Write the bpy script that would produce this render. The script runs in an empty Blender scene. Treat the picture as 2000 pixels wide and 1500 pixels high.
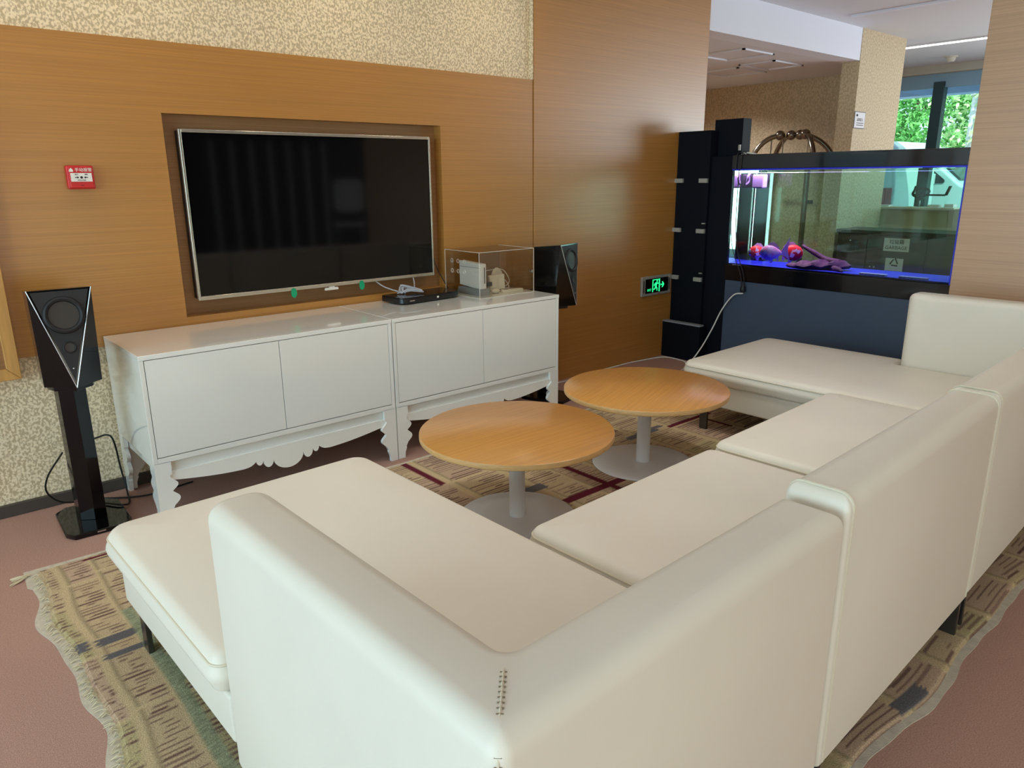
import bpy, bmesh, math, random
from mathutils import Vector, Matrix
rnd = random.Random(7)
PI = math.pi
sc = bpy.context.scene
C = sc.collection

# ------------------------------------------------------------------ camera
cam = bpy.data.cameras.new('camera')
co = bpy.data.objects.new('camera', cam)
C.objects.link(co)
sc.camera = co
cam.sensor_width = 36.0
cam.lens = 36.0 * 1442.9155 / 2000.0
cam.clip_start = 0.02
cam.clip_end = 300
YAW, PITCH, ROLL = 0.7108315, 0.2721602, -0.0087611
fw = Vector((math.sin(YAW) * math.cos(PITCH), math.cos(YAW) * math.cos(PITCH), -math.sin(PITCH)))
rt = Vector((math.cos(YAW), -math.sin(YAW), 0))
up = rt.cross(fw)
r2 = rt * math.cos(ROLL) + up * math.sin(ROLL)
u2 = -rt * math.sin(ROLL) + up * math.cos(ROLL)
co.matrix_world = Matrix(((r2.x, u2.x, -fw.x, 0), (r2.y, u2.y, -fw.y, 0), (r2.z, u2.z, -fw.z, 1.42), (0, 0, 0, 1)))

# ------------------------------------------------------------------ world, sun, large lights, exposure
sc.view_settings.view_transform = 'Standard'
sc.view_settings.look = 'None'
sc.view_settings.gamma = 1.0
sc.view_settings.use_curve_mapping = False
sc.view_settings.exposure = -0.2
w = bpy.data.worlds.new('sky')
sc.world = w
w.use_nodes = True
bg = w.node_tree.nodes['Background']
bg.inputs[0].default_value = (0.72, 0.88, 1.0, 1)
bg.inputs[1].default_value = 2.2


def add_light(name, kind, loc, rot, energy, color, size=None, sizey=None):
    l = bpy.data.lights.new(name, kind)
    l.energy = energy
    l.color = color
    if kind == 'AREA':
        l.shape = 'RECTANGLE'
        l.size = size
        l.size_y = sizey
    o = bpy.data.objects.new(name, l)
    o.location = loc
    o.rotation_euler = rot
    C.objects.link(o)
    return o


sun = add_light('sun', 'SUN', (20, -5, 20), (math.radians(28), math.radians(-22), 0), 7.0, (1, .96, .88))
sun.data.angle = 0.02
# daylight through the window wall at the left (out of frame) and low fill light added behind the camera
add_light('window_daylight', 'AREA', (-5.12, .1, 1.55), (0, -PI / 2, 0), 310, (.58, .86, 1.0), 2.5, 6.6)
add_light('back_fill', 'AREA', (.0, -4.1, .85), (PI / 2, 0, 0), 74, (1.0, .83, .57), 4.6, 1.5)
# daylight of the glazed lobby front, part that lies behind the wooden partition
add_light('lobby_daylight', 'AREA', (11.05, -.6, 1.4), (0, PI / 2, 0), 330, (.86, .95, 1.0), 2.3, 4.4)

# ------------------------------------------------------------------ helpers
sc.cycles.use_denoising = True
sc.cycles.max_bounces = 10
sc.cycles.diffuse_bounces = 4
sc.cycles.glossy_bounces = 4
sc.cycles.transmission_bounces = 10
sc.cycles.transparent_max_bounces = 16
sc.cycles.caustics_reflective = False
sc.cycles.caustics_refractive = False
sc.cycles.sample_clamp_indirect = 6.0


def lin(c):
    out = []
    for v in c[:3]:
        v = v / 255.0
        out.append(v / 12.92 if v <= 0.04045 else ((v + 0.055) / 1.055) ** 2.4)
    return (out[0], out[1], out[2], 1)


MATS = {}


def pm(name, col, rough=.5, metal=0.0, spec=.5, coat=0.0, coat_rough=.1, emit=None, estr=0.0, noise=None, bump=None, trans=0.0, ior=1.45, col2=None):
    """principled material; noise=(scale xyz, amount, detail) varies the colour, bump=(scale xyz, strength, distance)"""
    if name in MATS:
        return MATS[name]
    m = bpy.data.materials.new(name)
    m.use_nodes = True
    nt = m.node_tree
    b = nt.nodes['Principled BSDF']
    b.inputs['Base Color'].default_value = lin(col)
    b.inputs['Roughness'].default_value = rough
    b.inputs['Metallic'].default_value = metal
    b.inputs['Specular IOR Level'].default_value = spec
    b.inputs['Coat Weight'].default_value = coat
    b.inputs['Coat Roughness'].default_value = coat_rough
    b.inputs['Transmission Weight'].default_value = trans
    b.inputs['IOR'].default_value = ior
    if emit:
        b.inputs['Emission Color'].default_value = lin(emit)
        b.inputs['Emission Strength'].default_value = estr
    if noise or bump:
        tc = nt.nodes.new('ShaderNodeTexCoord')
    if noise:
        mp = nt.nodes.new('ShaderNodeMapping')
        mp.inputs['Scale'].default_value = noise[0]
        nz = nt.nodes.new('ShaderNodeTexNoise')
        nz.inputs['Scale'].default_value = 1.0
        nz.inputs['Detail'].default_value = noise[2] if len(noise) > 2 else 3
        nt.links.new(tc.outputs['Object'], mp.inputs[0])
        nt.links.new(mp.outputs[0], nz.inputs['Vector'])
        rp = nt.nodes.new('ShaderNodeValToRGB')
        a = noise[1]
        c1 = lin(col)
        c2 = lin(col2) if col2 else tuple(min(1, v * (1 + a)) for v in c1[:3]) + (1,)
        c0 = c1 if col2 else tuple(v * (1 - a) for v in c1[:3]) + (1,)
        e0, e1 = (noise[3], noise[4]) if len(noise) > 4 else (.3, .7)
        rp.color_ramp.elements[0].position = e0
        rp.color_ramp.elements[1].position = e1
        rp.color_ramp.elements[0].color = c0
        rp.color_ramp.elements[1].color = c2
        nt.links.new(nz.outputs['Fac'], rp.inputs[0])
        nt.links.new(rp.outputs[0], b.inputs['Base Color'])
    if bump:
        mp2 = nt.nodes.new('ShaderNodeMapping')
        mp2.inputs['Scale'].default_value = bump[0]
        nz2 = nt.nodes.new('ShaderNodeTexNoise')
        nz2.inputs['Scale'].default_value = 1.0
        nz2.inputs['Detail'].default_value = 3
        bp = nt.nodes.new('ShaderNodeBump')
        bp.inputs['Strength'].default_value = bump[1]
        bp.inputs['Distance'].default_value = bump[2]
        nt.links.new(tc.outputs['Object'], mp2.inputs[0])
        nt.links.new(mp2.outputs[0], nz2.inputs['Vector'])
        nt.links.new(nz2.outputs['Fac'], bp.inputs['Height'])
        nt.links.new(bp.outputs[0], b.inputs['Normal'])
    MATS[name] = m
    return m


def clear_glass(name, tint=(255, 255, 255), gloss=.12, rough=0.0, edge=None):
    """thin pane: lets light and shadow rays through, reflects by Fresnel"""
    m = bpy.data.materials.new(name)
    m.use_nodes = True
    nt = m.node_tree
    nt.nodes.clear()
    out = nt.nodes.new('ShaderNodeOutputMaterial')
    tr = nt.nodes.new('ShaderNodeBsdfTransparent')
    tr.inputs[0].default_value = lin(tint)
    gl = nt.nodes.new('ShaderNodeBsdfGlossy')
    gl.inputs['Roughness'].default_value = rough
    lw = nt.nodes.new('ShaderNodeLayerWeight')
    lw.inputs[0].default_value = .5
    pw = nt.nodes.new('ShaderNodeMath')
    pw.operation = 'POWER'
    pw.inputs[1].default_value = 4.5
    fr = nt.nodes.new('ShaderNodeMapRange')
    fr.inputs['To Min'].default_value = gloss * .4
    fr.inputs['To Max'].default_value = .8
    nt.links.new(lw.outputs['Facing'], pw.inputs[0])
    nt.links.new(pw.outputs[0], fr.inputs['Value'])
    mx = nt.nodes.new('ShaderNodeMixShader')
    nt.links.new(fr.outputs[0], mx.inputs[0])
    nt.links.new(tr.outputs[0], mx.inputs[1])
    nt.links.new(gl.outputs[0], mx.inputs[2])
    nt.links.new(mx.outputs[0], out.inputs[0])
    MATS[name] = m
    return m


class MB:
    """collects shapes into one mesh"""

    def __init__(self):
        self.v = []
        self.f = []
        self.smooth = []

    def add(self, vs, fs, smooth=False):
        n = len(self.v)
        self.v += [tuple(p) for p in vs]
        for f in fs:
            self.f.append([i + n for i in f])
            self.smooth.append(smooth)
        return self

    def box(self, x0, x1, y0, y1, z0, z1):
        vs = [(x, y, z) for z in (z0, z1) for y in (y0, y1) for x in (x0, x1)]
        return self.add(vs, [(0, 2, 3, 1), (4, 5, 7, 6), (0, 1, 5, 4), (2, 6, 7, 3), (0, 4, 6, 2), (1, 3, 7, 5)])

    def prism(self, pts, a0, a1, axis='z'):
        """polygon pts (2d) extruded along axis; y: pts are (x,z); x: pts are (y,z)"""
        n = len(pts)

        def mk(p, a):
            if axis == 'z':
                return (p[0], p[1], a)
            if axis == 'y':
                return (p[0], a, p[1])
            return (a, p[0], p[1])
        vs = [mk(p, a0) for p in pts] + [mk(p, a1) for p in pts]
        fs = [list(range(n))[::-1], list(range(n, 2 * n))]
        fs += [(i, (i + 1) % n, n + (i + 1) % n, n + i) for i in range(n)]
        return self.add(vs, fs)

    def lathe(self, prof, cx=0, cy=0, cz=0, seg=32, smooth=True, sx=1, sy=1):
        vs = []
        fs = []
        k = len(prof)
        for i in range(seg):
            a = 2 * PI * i / seg
            for r, z in prof:
                vs.append((cx + r * math.cos(a) * sx, cy + r * math.sin(a) * sy, cz + z))
        for i in range(seg):
            j = (i + 1) % seg
            for q in range(k - 1):
                fs.append((i * k + q, j * k + q, j * k + q + 1, i * k + q + 1))
        self.add(vs, fs, smooth)
        if prof[0][0] > 1e-6:
            self.add([vs[i * k] for i in range(seg)], [list(range(seg))[::-1]])
        if prof[-1][0] > 1e-6:
            self.add([vs[i * k + k - 1] for i in range(seg)], [list(range(seg))])
        return self

    def tube(self, pts, r, seg=8, closed=False, smooth=True):
        pts = [Vector(p) for p in pts]
        n = len(pts)
        rs = r if isinstance(r, (list, tuple)) else [r] * n
        vs = []
        prev = None
        for i, p in enumerate(pts):
            if closed:
                t = pts[(i + 1) % n] - pts[i - 1]
            else:
                t = pts[min(i + 1, n - 1)] - pts[max(i - 1, 0)]
            t.normalize()
            if prev is None:
                a = Vector((0, 0, 1)) if abs(t.z) < .9 else Vector((1, 0, 0))
                nrm = t.cross(a).normalized()
            else:
                nrm = (prev - t * prev.dot(t))
                nrm = nrm.normalized() if nrm.length > 1e-6 else t.orthogonal().normalized()
            prev = nrm
            bn = t.cross(nrm)
            for k in range(seg):
                an = 2 * PI * k / seg
                vs.append(p + (nrm * math.cos(an) + bn * math.sin(an)) * rs[i])
        fs = []
        m = n if closed else n - 1
        for i in range(m):
            j = (i + 1) % n
            for k in range(seg):
                l = (k + 1) % seg
                fs.append((i * seg + k, j * seg + k, j * seg + l, i * seg + l))
        self.add(vs, fs, smooth)
        if not closed:
            self.add([vs[k] for k in range(seg)], [list(range(seg))])
            self.add([vs[(n - 1) * seg + k] for k in range(seg)], [list(range(seg))[::-1]])
        return self

    def ball(self, c, r, seg=20, rings=10, sc3=(1, 1, 1)):
        prof = [(math.sin(PI * i / rings) * r if 0 < i < rings else 0.0, -math.cos(PI * i / rings) * r * sc3[2]) for i in range(rings + 1)]
        return self.lathe(prof, c[0], c[1], c[2], seg, True, sc3[0], sc3[1])

    def shift(self, fn):
        self.v = [tuple(fn(p)) for p in self.v]
        return self

    def mesh(self, name):
        me = bpy.data.meshes.new(name)
        me.from_pydata([tuple(map(float, p)) for p in self.v], [], self.f)
        me.validate()
        bm = bmesh.new()
        bm.from_mesh(me)
        bmesh.ops.remove_doubles(bm, verts=bm.verts, dist=1e-5)
        bmesh.ops.recalc_face_normals(bm, faces=bm.faces)
        bm.to_mesh(me)
        bm.free()
        return me


def obj(name, mb, mat, parent=None, bevel=0, seg=2, smooth=None, world=False, label=None):
    me = mb.mesh(name) if isinstance(mb, MB) else mb
    if mat is not None:
        me.materials.clear()
        me.materials.append(MATS[mat] if isinstance(mat, str) else mat)
    o = bpy.data.objects.new(name, me)
    C.objects.link(o)
    if parent is not None:
        o.parent = parent
        if world:
            o.matrix_parent_inverse = (Matrix.Translation(parent.location) @ parent.rotation_euler.to_matrix().to_4x4()).inverted()
    if smooth or (smooth is None and isinstance(mb, MB) and any(mb.smooth)):
        for p in me.polygons:
            p.use_smooth = True
        try:
            me.set_sharp_from_angle(angle=math.radians(38))
        except Exception:
            pass
    if bevel:
        b = o.modifiers.new('bevel', 'BEVEL')
        b.width = bevel
        b.segments = seg
        b.limit_method = 'ANGLE'
        b.angle_limit = math.radians(35)
        b.harden_normals = True
        for p in me.polygons:
            p.use_smooth = True
    if label:
        o['label'] = label
    return o


def thing(name, label, cat, loc=(0, 0, 0), rotz=0, group=None):
    o = bpy.data.objects.new(name, None)
    o.empty_display_size = .1
    C.objects.link(o)
    o.location = loc
    o.rotation_euler = (0, 0, rotz)
    o['label'] = label
    o['category'] = cat
    if group:
        o['group'] = group
    return o


def tag(o, label, cat, group=None, kind=None):
    o['label'] = label
    if cat:
        o['category'] = cat
    if group:
        o['group'] = group
    if kind:
        o['kind'] = kind
    return o


def struct(name, mb, mat, label, bevel=0):
    o = obj(name, mb, mat, bevel=bevel)
    o['kind'] = 'structure'
    o['label'] = label
    return o


def dup(root, loc, rotz, label, group=None):
    r = root.copy()
    C.objects.link(r)
    r.location = loc
    r.rotation_euler = (0, 0, rotz)
    r['label'] = label
    if group:
        r['group'] = group
    for ch in list(root.children):
        c = ch.copy()
        C.objects.link(c)
        c.parent = r
        for g in ch.children:
            d = g.copy()
            C.objects.link(d)
            d.parent = c
    return r


def rounded(poly, rads, seg=6):
    """round the corners of a polygon given counter-clockwise"""
    out = []
    n = len(poly)
    for i in range(n):
        p = Vector(poly[i])
        a = Vector(poly[i - 1]) - p
        b = Vector(poly[(i + 1) % n]) - p
        r = rads[i] if isinstance(rads, (list, tuple)) else rads
        if r <= 0:
            out.append(tuple(p))
            continue
        a.normalize()
        b.normalize()
        ang = a.angle(b)
        d = r / math.tan(ang / 2)
        c = p + (a + b).normalized() * (r / math.sin(ang / 2))
        s = p + a * d - c
        e = p + b * d - c
        tot = s.angle_signed(e) if False else None
        a0 = math.atan2(s.y, s.x)
        a1 = math.atan2(e.y, e.x)
        dl = (a1 - a0 + PI) % (2 * PI) - PI
        for k in range(seg + 1):
            t = a0 + dl * k / seg
            out.append((c.x + r * math.cos(t), c.y + r * math.sin(t)))
    return out


def inset(poly, d):
    """offset the edges of a counter-clockwise polygon inwards by d"""
    n = len(poly)
    res = []
    for i in range(n):
        p0, p1, p2 = Vector(poly[i - 1]), Vector(poly[i]), Vector(poly[(i + 1) % n])
        e0 = (p1 - p0).normalized()
        e1 = (p2 - p1).normalized()
        n0 = Vector((-e0.y, e0.x))
        n1 = Vector((-e1.y, e1.x))
        k = 1 + n0.dot(n1)
        res.append(tuple(p1 + (n0 + n1) * (d / k)))
    return res


def convex(poly, i):
    p0, p1, p2 = Vector(poly[i - 1]), Vector(poly[i]), Vector(poly[(i + 1) % len(poly)])
    a, b = p1 - p0, p2 - p1
    return a.x * b.y - a.y * b.x > 0


def pad(poly, rads, z0, z1, rt_, rb, crown=0.0, seg=6, puff=0.0, inner=.12):
    """upholstered block: rounded outline, rounded top and bottom edges, slightly crowned top"""
    rings = []
    for k in range(seg + 1):
        a = PI / 2 * k / seg
        rings.append((rb * (1 - math.sin(a)), z0 + rb * (1 - math.cos(a))))
    if puff:
        for q in (.3, .5, .7):
            rings.append((-puff * math.sin(PI * q), z0 + rb + (z1 - rt_ - z0 - rb) * q))
    for k in range(seg + 1):
        a = PI / 2 * k / seg
        rings.append((rt_ * (1 - math.cos(a)), z1 - rt_ + rt_ * math.sin(a)))
    if crown:
        for q in (.2, .4, .6, .8, 1.0):
            rings.append((rt_ + inner * q, z1 + crown * math.sin(q * PI / 2)))
    cv = [convex(poly, i) for i in range(len(poly))]
    vs = []
    n = None
    for off, z in rings:
        rr = [max(r - off, .004) if c else max(r + off, .004) for r, c in zip(rads, cv)]
        ring = rounded(inset(poly, off), rr, 7)
        n = len(ring)
        vs += [(p[0], p[1], z) for p in ring]
    fs = []
    for q in range(len(rings) - 1):
        for i in range(n):
            j = (i + 1) % n
            fs.append((q * n + i, q * n + j, (q + 1) * n + j, (q + 1) * n + i))
    fs.append(list(range(n))[::-1])
    fs.append([(len(rings) - 1) * n + i for i in range(n)])
    return MB().add(vs, fs, True)


def bez(ps, n=12):
    """smooth curve through points (Catmull-Rom)"""
    ps = [Vector(p) for p in ps]
    P = [ps[0] * 2 - ps[1]] + ps + [ps[-1] * 2 - ps[-2]]
    out = []
    for i in range(1, len(P) - 2):
        for k in range(n):
            t = k / n
            a, b, c, d = P[i - 1], P[i], P[i + 1], P[i + 2]
            out.append(.5 * ((2 * b) + (c - a) * t + (2 * a - 5 * b + 4 * c - d) * t * t + (3 * b - a - 3 * c + d) * t ** 3))
    out.append(ps[-1])
    return out


def text_mesh(txt, size, depth=.0006, align='CENTER'):
    cu = bpy.data.curves.new('t', 'FONT')
    cu.body = txt
    cu.size = size
    cu.extrude = depth
    cu.align_x = align
    cu.align_y = 'CENTER'
    cu.resolution_u = 3
    o = bpy.data.objects.new('t', cu)
    C.objects.link(o)
    dg = bpy.context.evaluated_depsgraph_get()
    me = bpy.data.meshes.new_from_object(o.evaluated_get(dg))
    bpy.data.objects.remove(o)
    bpy.data.curves.remove(cu)
    return me


def put_text(name, txt, size, mat, parent, M, depth=.0006, sx=1.0):
    me = text_mesh(txt, size, depth)
    me.transform(M @ Matrix.Diagonal((sx, 1, 1, 1)))
    return obj(name, me, mat, parent)


FACE_NY = Matrix.Rotation(PI / 2, 4, 'X')                       # text upright, read looking along +Y
FACE_NX = Matrix.Rotation(-PI / 2, 4, 'Z') @ Matrix.Rotation(PI / 2, 4, 'X')   # read looking along +X

# ------------------------------------------------------------------ materials
pm('veneer', (178, 123, 56), .48, spec=.35, coat=.85, coat_rough=.33, noise=((1.5, 1.5, 210), .12, 4), bump=((2, 2, 260), .05, .002))
pm('veneer_pale_sheen', (192, 154, 120), .45, spec=.4, coat=1.0, coat_rough=.35, noise=((1.3, 1.3, 150), .12, 4), bump=((2, 2, 260), .05, .002))  # paler, pinker wood; window sheen also put into the colour
pm('veneer_niche', (150, 108, 68), .42, noise=((1.3, 1.3, 150), .13, 4))
pm('veneer_table', (196, 140, 72), .3, spec=.5, coat=.2, coat_rough=.2, noise=((3, 120, 3), .13, 4))
pm('veneer_edge', (214, 170, 112), .45, noise=((30, 30, 200), .1))
pm('frame_wood', (204, 152, 84), .45, noise=((40, 40, 3), .13))
pm('wallpaper', (196, 174, 138), .75, col2=(243, 225, 192), noise=((105, 105, 80), .1, 2.5, .42, .58), bump=((105, 105, 80), .25, .0015))
pm('wallpaper_far', (188, 168, 136), .7, col2=(212, 192, 158), noise=((60, 60, 45), .1, 2.5, .42, .58), bump=((60, 60, 45), .2, .002))
pm('ceiling_white', (226, 226, 232), .85)
pm('beam_white', (234, 236, 246), .8)
pm('carpet', (178, 140, 126), .95, spec=.1, noise=((260, 260, 260), .22, 4), bump=((420, 420, 420), .5, .004))
pm('skirting', (70, 62, 56), .55)
pm('asphalt', (150, 150, 152), .9, noise=((6, 6, 6), .1))
pm('lacquer', (243, 243, 237), .2, spec=.5, coat=1.0, coat_rough=.03)
pm('lacquer_dark_gap', (60, 58, 56), .8)
pm('leather', (230, 223, 208), .42, spec=.4, noise=((2.2, 2.2, 2.2), .035, 3), bump=((380, 380, 380), .06, .001))
pm('leather_seam', (216, 206, 184), .5)
pm('stitch', (120, 104, 78), .7)
pm('leg_metal', (92, 90, 88), .3, metal=.9)
pm('piano_black', (9, 9, 11), .1, spec=.4, coat=.1, coat_rough=.03)
pm('black_matte', (24, 24, 27), .5)
pm('grille', (38, 37, 38), .65, bump=((900, 900, 900), .3, .0006))
pm('cone', (58, 52, 47), .55)
pm('silver', (205, 206, 208), .25, metal=1)
pm('screen', (7, 7, 9), .06, spec=.5)
pm('bezel', (206, 200, 186), .25, metal=.85)
pm('green_sticker', (20, 158, 108), .4)
pm('player_black', (20, 20, 22), .22, spec=.5)
pm('cable_grey', (176, 176, 182), .5)
pm('cable_white', (232, 228, 220), .5)
pm('cable_black', (16, 16, 17), .45)
pm('console_white', (240, 240, 246), .25)
pm('console_grey', (148, 152, 160), .35)
pm('plug_white', (228, 220, 204), .45)
pm('sign_red', (205, 34, 36), .35)
pm('sign_white', (240, 236, 226), .5)
pm('ink', (22, 20, 18), .6)
pm('paper', (226, 224, 226), .6)
pm('paper_border', (120, 112, 110), .6)
pm('exit_frame', (172, 168, 160), .4, metal=.25)
pm('exit_face', (4, 8, 7), .2)
pm('exit_green', (40, 230, 140), .5, emit=(40, 235, 140), estr=1.4)
pm('table_base', (228, 229, 231), .28, spec=.5)
pm('tower_black', (17, 20, 28), .6, spec=.12)
pm('tank_black', (10, 12, 17), .1, spec=.5, coat=.3, coat_rough=.04)
pm('tank_slate', (64, 77, 96), .5, noise=((4, 4, 4), .04))
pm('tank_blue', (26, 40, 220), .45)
pm('tank_rim', (40, 50, 225), .4)  # blue lamp light put into the edge colour
pm('clip', (176, 174, 166), .35, metal=.3)
pm('fish_red', (236, 26, 36), .4, noise=((26, 26, 26), .1, 2, .55, .62), col2=(240, 214, 236))
pm('fish_white', (240, 150, 205), .4, noise=((24, 24, 24), .1, 2, .4, .55), col2=(244, 206, 236))
pm('fin', (232, 196, 240), .45)
pm('driftwood', (96, 44, 84), .7, noise=((22, 50, 80), .35, 4), bump=((20, 60, 60), .6, .01))  # purple of the tank lamp put into the wood colour
pm('pump', (168, 130, 200), .45)
pm('reflection_pale', (190, 214, 224), .5, noise=((60, 60, 60), .25))  # pale tone of the painted reflections on the tank floor
pm('cart_metal', (136, 126, 114), .2, metal=1)
pm('cart_carpet', (90, 30, 34), .9)
pm('dark_wood', (64, 54, 46), .5, noise=((3, 3, 60), .14))
pm('cream_panel', (214, 204, 176), .55)
pm('cream_top', (232, 226, 210), .5)
pm('detector', (222, 216, 200), .5)
pm('strip_light', (255, 250, 240), .5, emit=(255, 250, 240), estr=5.0)
pm('panel_light', (255, 244, 226), .5, emit=(255, 240, 215), estr=2.0)
pm('mullion', (38, 66, 74), .4)
pm('bulkhead', (150, 186, 214), .7)
pm('canopy_blue', (110, 178, 226), .6)
pm('facade_grey', (200, 196, 186), .7)
pm('van_white', (226, 236, 238), .3, coat=.4)
pm('van_glass', (28, 48, 54), .1)
pm('van_trim', (40, 46, 48), .5)
pm('tyre', (24, 24, 26), .8)
pm('lamp_red', (180, 40, 60), .3)
pm('leaf_green', (140, 206, 120), .6, noise=((2.5, 2.5, 2.5), .35, 2))
pm('leaf_pale', (200, 230, 160), .6, noise=((2.5, 2.5, 2.5), .3, 2))
pm('bark_pale', (214, 212, 216), .8, noise=((4, 4, 18), .2))
pm('bark', (120, 100, 84), .8, noise=((8, 8, 2), .2))
pm('rug_backing', (196, 186, 168), .9, noise=((40, 40, 40), .12), bump=((160, 160, 160), .5, .003))
pm('thread', (206, 192, 160), .9)
pm('white_shell', (236, 238, 240), .35)
pm('dark_wall', (52, 40, 30), .6, noise=((1.2, 1.2, 60), .15))
clear_glass('pane', (236, 250, 250), .1)
clear_glass('acrylic', (244, 242, 236), .12)
clear_glass('tank_glass', (240, 250, 248), .05)
pm('acrylic_edge', (226, 222, 212), .15, spec=.6)
# water of the aquarium
wm = bpy.data.materials.new('water')
wm.use_nodes = True
wn = wm.node_tree
wn.nodes.clear()
wo = wn.nodes.new('ShaderNodeOutputMaterial')
wg = wn.nodes.new('ShaderNodeBsdfRefraction')
wg.inputs['Color'].default_value = lin((238, 250, 244))
wg.inputs['IOR'].default_value = 1.33
wg.inputs['Roughness'].default_value = 0
wgl = wn.nodes.new('ShaderNodeBsdfGlossy')
wgl.inputs['Roughness'].default_value = 0
wf = wn.nodes.new('ShaderNodeFresnel')
wf.inputs[0].default_value = 1.33
wx = wn.nodes.new('ShaderNodeMixShader')
wn.links.new(wf.outputs[0], wx.inputs[0])
wn.links.new(wg.outputs[0], wx.inputs[1])
wn.links.new(wgl.outputs[0], wx.inputs[2])
wn.links.new(wx.outputs[0], wo.inputs[0])
MATS['water'] = wm
MATS['veneer'].node_tree.nodes['Principled BSDF'].inputs['Coat IOR'].default_value = 1.55
# rug pile: woven colours live in a colour attribute, the pile grain is added here
rm = bpy.data.materials.new('rug_pile')
rm.use_nodes = True
nt = rm.node_tree
b = nt.nodes['Principled BSDF']
b.inputs['Roughness'].default_value = .95
b.inputs['Specular IOR Level'].default_value = .1
at = nt.nodes.new('ShaderNodeVertexColor')
at.layer_name = 'weave'
tc = nt.nodes.new('ShaderNodeTexCoord')
nz = nt.nodes.new('ShaderNodeTexNoise')
nz.inputs['Scale'].default_value = 260
nz.inputs['Detail'].default_value = 3
mr = nt.nodes.new('ShaderNodeMapRange')
mr.inputs['From Min'].default_value = .3
mr.inputs['From Max'].default_value = .7
mr.inputs['To Min'].default_value = .72
mr.inputs['To Max'].default_value = 1.25
mxr = nt.nodes.new('ShaderNodeMix')
mxr.data_type = 'RGBA'
mxr.blend_type = 'MULTIPLY'
mxr.inputs['Factor'].default_value = 1
bp = nt.nodes.new('ShaderNodeBump')
bp.inputs['Strength'].default_value = .5
bp.inputs['Distance'].default_value = .004
nt.links.new(tc.outputs['Object'], nz.inputs['Vector'])
nt.links.new(nz.outputs['Fac'], mr.inputs['Value'])
nt.links.new(at.outputs[0], mxr.inputs[6])
nt.links.new(mr.outputs[0], mxr.inputs[7])
nt.links.new(mxr.outputs[2], b.inputs['Base Color'])
nt.links.new(nz.outputs['Fac'], bp.inputs['Height'])
nt.links.new(bp.outputs[0], b.inputs['Normal'])
MATS['rug_pile'] = rm

# ------------------------------------------------------------------ the setting
W = 3.703
struct('floor', MB().box(-5.2, 11.2, -4.2, 6.6, -.1, 0), 'carpet', 'worn reddish brown carpet floor')
struct('ground', MB().box(11.2, 60, -25, 45, -.25, -.05), 'asphalt', 'grey pavement outside the glazed lobby front')
ce = struct('ceiling', MB().prism([(-5.2, -4.2), (11.2, -4.2), (11.2, 6.6), (8.75, 6.6), (8.75, 3.705), (-5.2, 3.705)], 2.8, 2.95), 'ceiling_white', 'white painted ceiling of lounge and lobby')
cl = struct('ceiling_low', MB().box(5.2, 8.75, 3.9, 6.6, 2.505, 2.62), 'ceiling_white', 'lower white ceiling behind the beam')
for x, y, a, bb in ((6.43, 4.25, .5, .5), (7.45, 4.95, .55, .5), (7.3, 4.4, .55, .4)):
    f = MB()
    t = .022
    f.box(x - a / 2, x + a / 2, y - bb / 2, y - bb / 2 + t, 2.492, 2.506).box(x - a / 2, x + a / 2, y + bb / 2 - t, y + bb / 2, 2.492, 2.506)
    f.box(x - a / 2, x - a / 2 + t, y - bb / 2, y + bb / 2, 2.492, 2.506).box(x + a / 2 - t, x + a / 2, y - bb / 2, y + bb / 2, 2.492, 2.506)
    obj('access_frame', f, 'beam_white', cl)
obj('ceiling_slot', MB().box(7.06, 7.12, 1.0, 3.5, 2.785, 2.802), 'beam_white', ce)
struct('trim_1', MB().box(5.2, 7.76, 3.705, 3.9, 2.505, 2.8), 'beam_white', 'white ceiling beam running to the papered pillar')

wf_ = struct('wall_front', MB().box(-5.2, 3.40, 3.79, 3.9, 0, 2.8), 'wallpaper', 'television wall with papered bands and brown veneer panels')
obj('wallpaper_band', MB().box(-5.2, 3.372, 3.722, 3.79, 2.016, 2.8), 'wallpaper', wf_, label='cream crackle wallpaper above the veneer')
obj('wallpaper_band', MB().box(-5.2, 3.372, 3.722, 3.79, 0, .70), 'wallpaper', wf_, label='cream crackle wallpaper below the veneer')
NX0, NX1, NZ0, NZ1 = 1.117, 2.655, .783, 1.715
vp = MB()
vp.box(-5.2, NX0, W, 3.79, .695, 2.016).box(NX1, 3.383, W, 3.79, .695, 2.016)
vp.box(NX0, NX1, W, 3.79, .695, NZ0).box(NX0, NX1, W, 3.79, NZ1, 2.016)
obj('veneer_panel', vp, 'veneer', wf_, label='brown veneer panel with television niche')
obj('niche_back', MB().box(NX0, NX1, 3.768, 3.79, NZ0, NZ1), 'veneer_niche', wf_)
obj('veneer_panel', MB().box(3.389, 5.224, W - .006, 3.9, 0, 2.8), 'veneer', wf_, bevel=.002, label='full height brown veneer panel')
obj('edge_trim', MB().box(3.372, 3.386, W - .002, 3.79, 2.016, 2.8), 'wallpaper', wf_)
bb_ = struct('baseboard_front', MB().box(-5.2, 3.388, 3.700, 3.722, 0, .055), 'skirting', 'dark skirting along the television wall', bevel=.003)
struct('wall_right', MB().box(4.86, 5.02, -1.0, 1.628, 0, 2.8), 'veneer_pale_sheen', 'wooden partition beside the aquarium', bevel=.003)
struct('wall_pillar', MB().box(7.75, 8.75, 3.70, 3.88, 0, 2.8), 'wallpaper_far', 'papered pillar in the lobby')
struct('wall_far', MB().box(8.66, 8.75, 3.88, 6.6, 0, 2.62), 'wallpaper_far', 'papered wall behind the luggage cart')
struct('wall_side', MB().box(5.2, 11.2, 6.6, 6.7, 0, 2.95), 'wallpaper_far', 'papered side wall of the lobby')
struct('wall_inner', MB().box(5.1, 5.2, 3.9, 6.6, 0, 2.8), 'wallpaper_far', 'back of the television wall')
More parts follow.
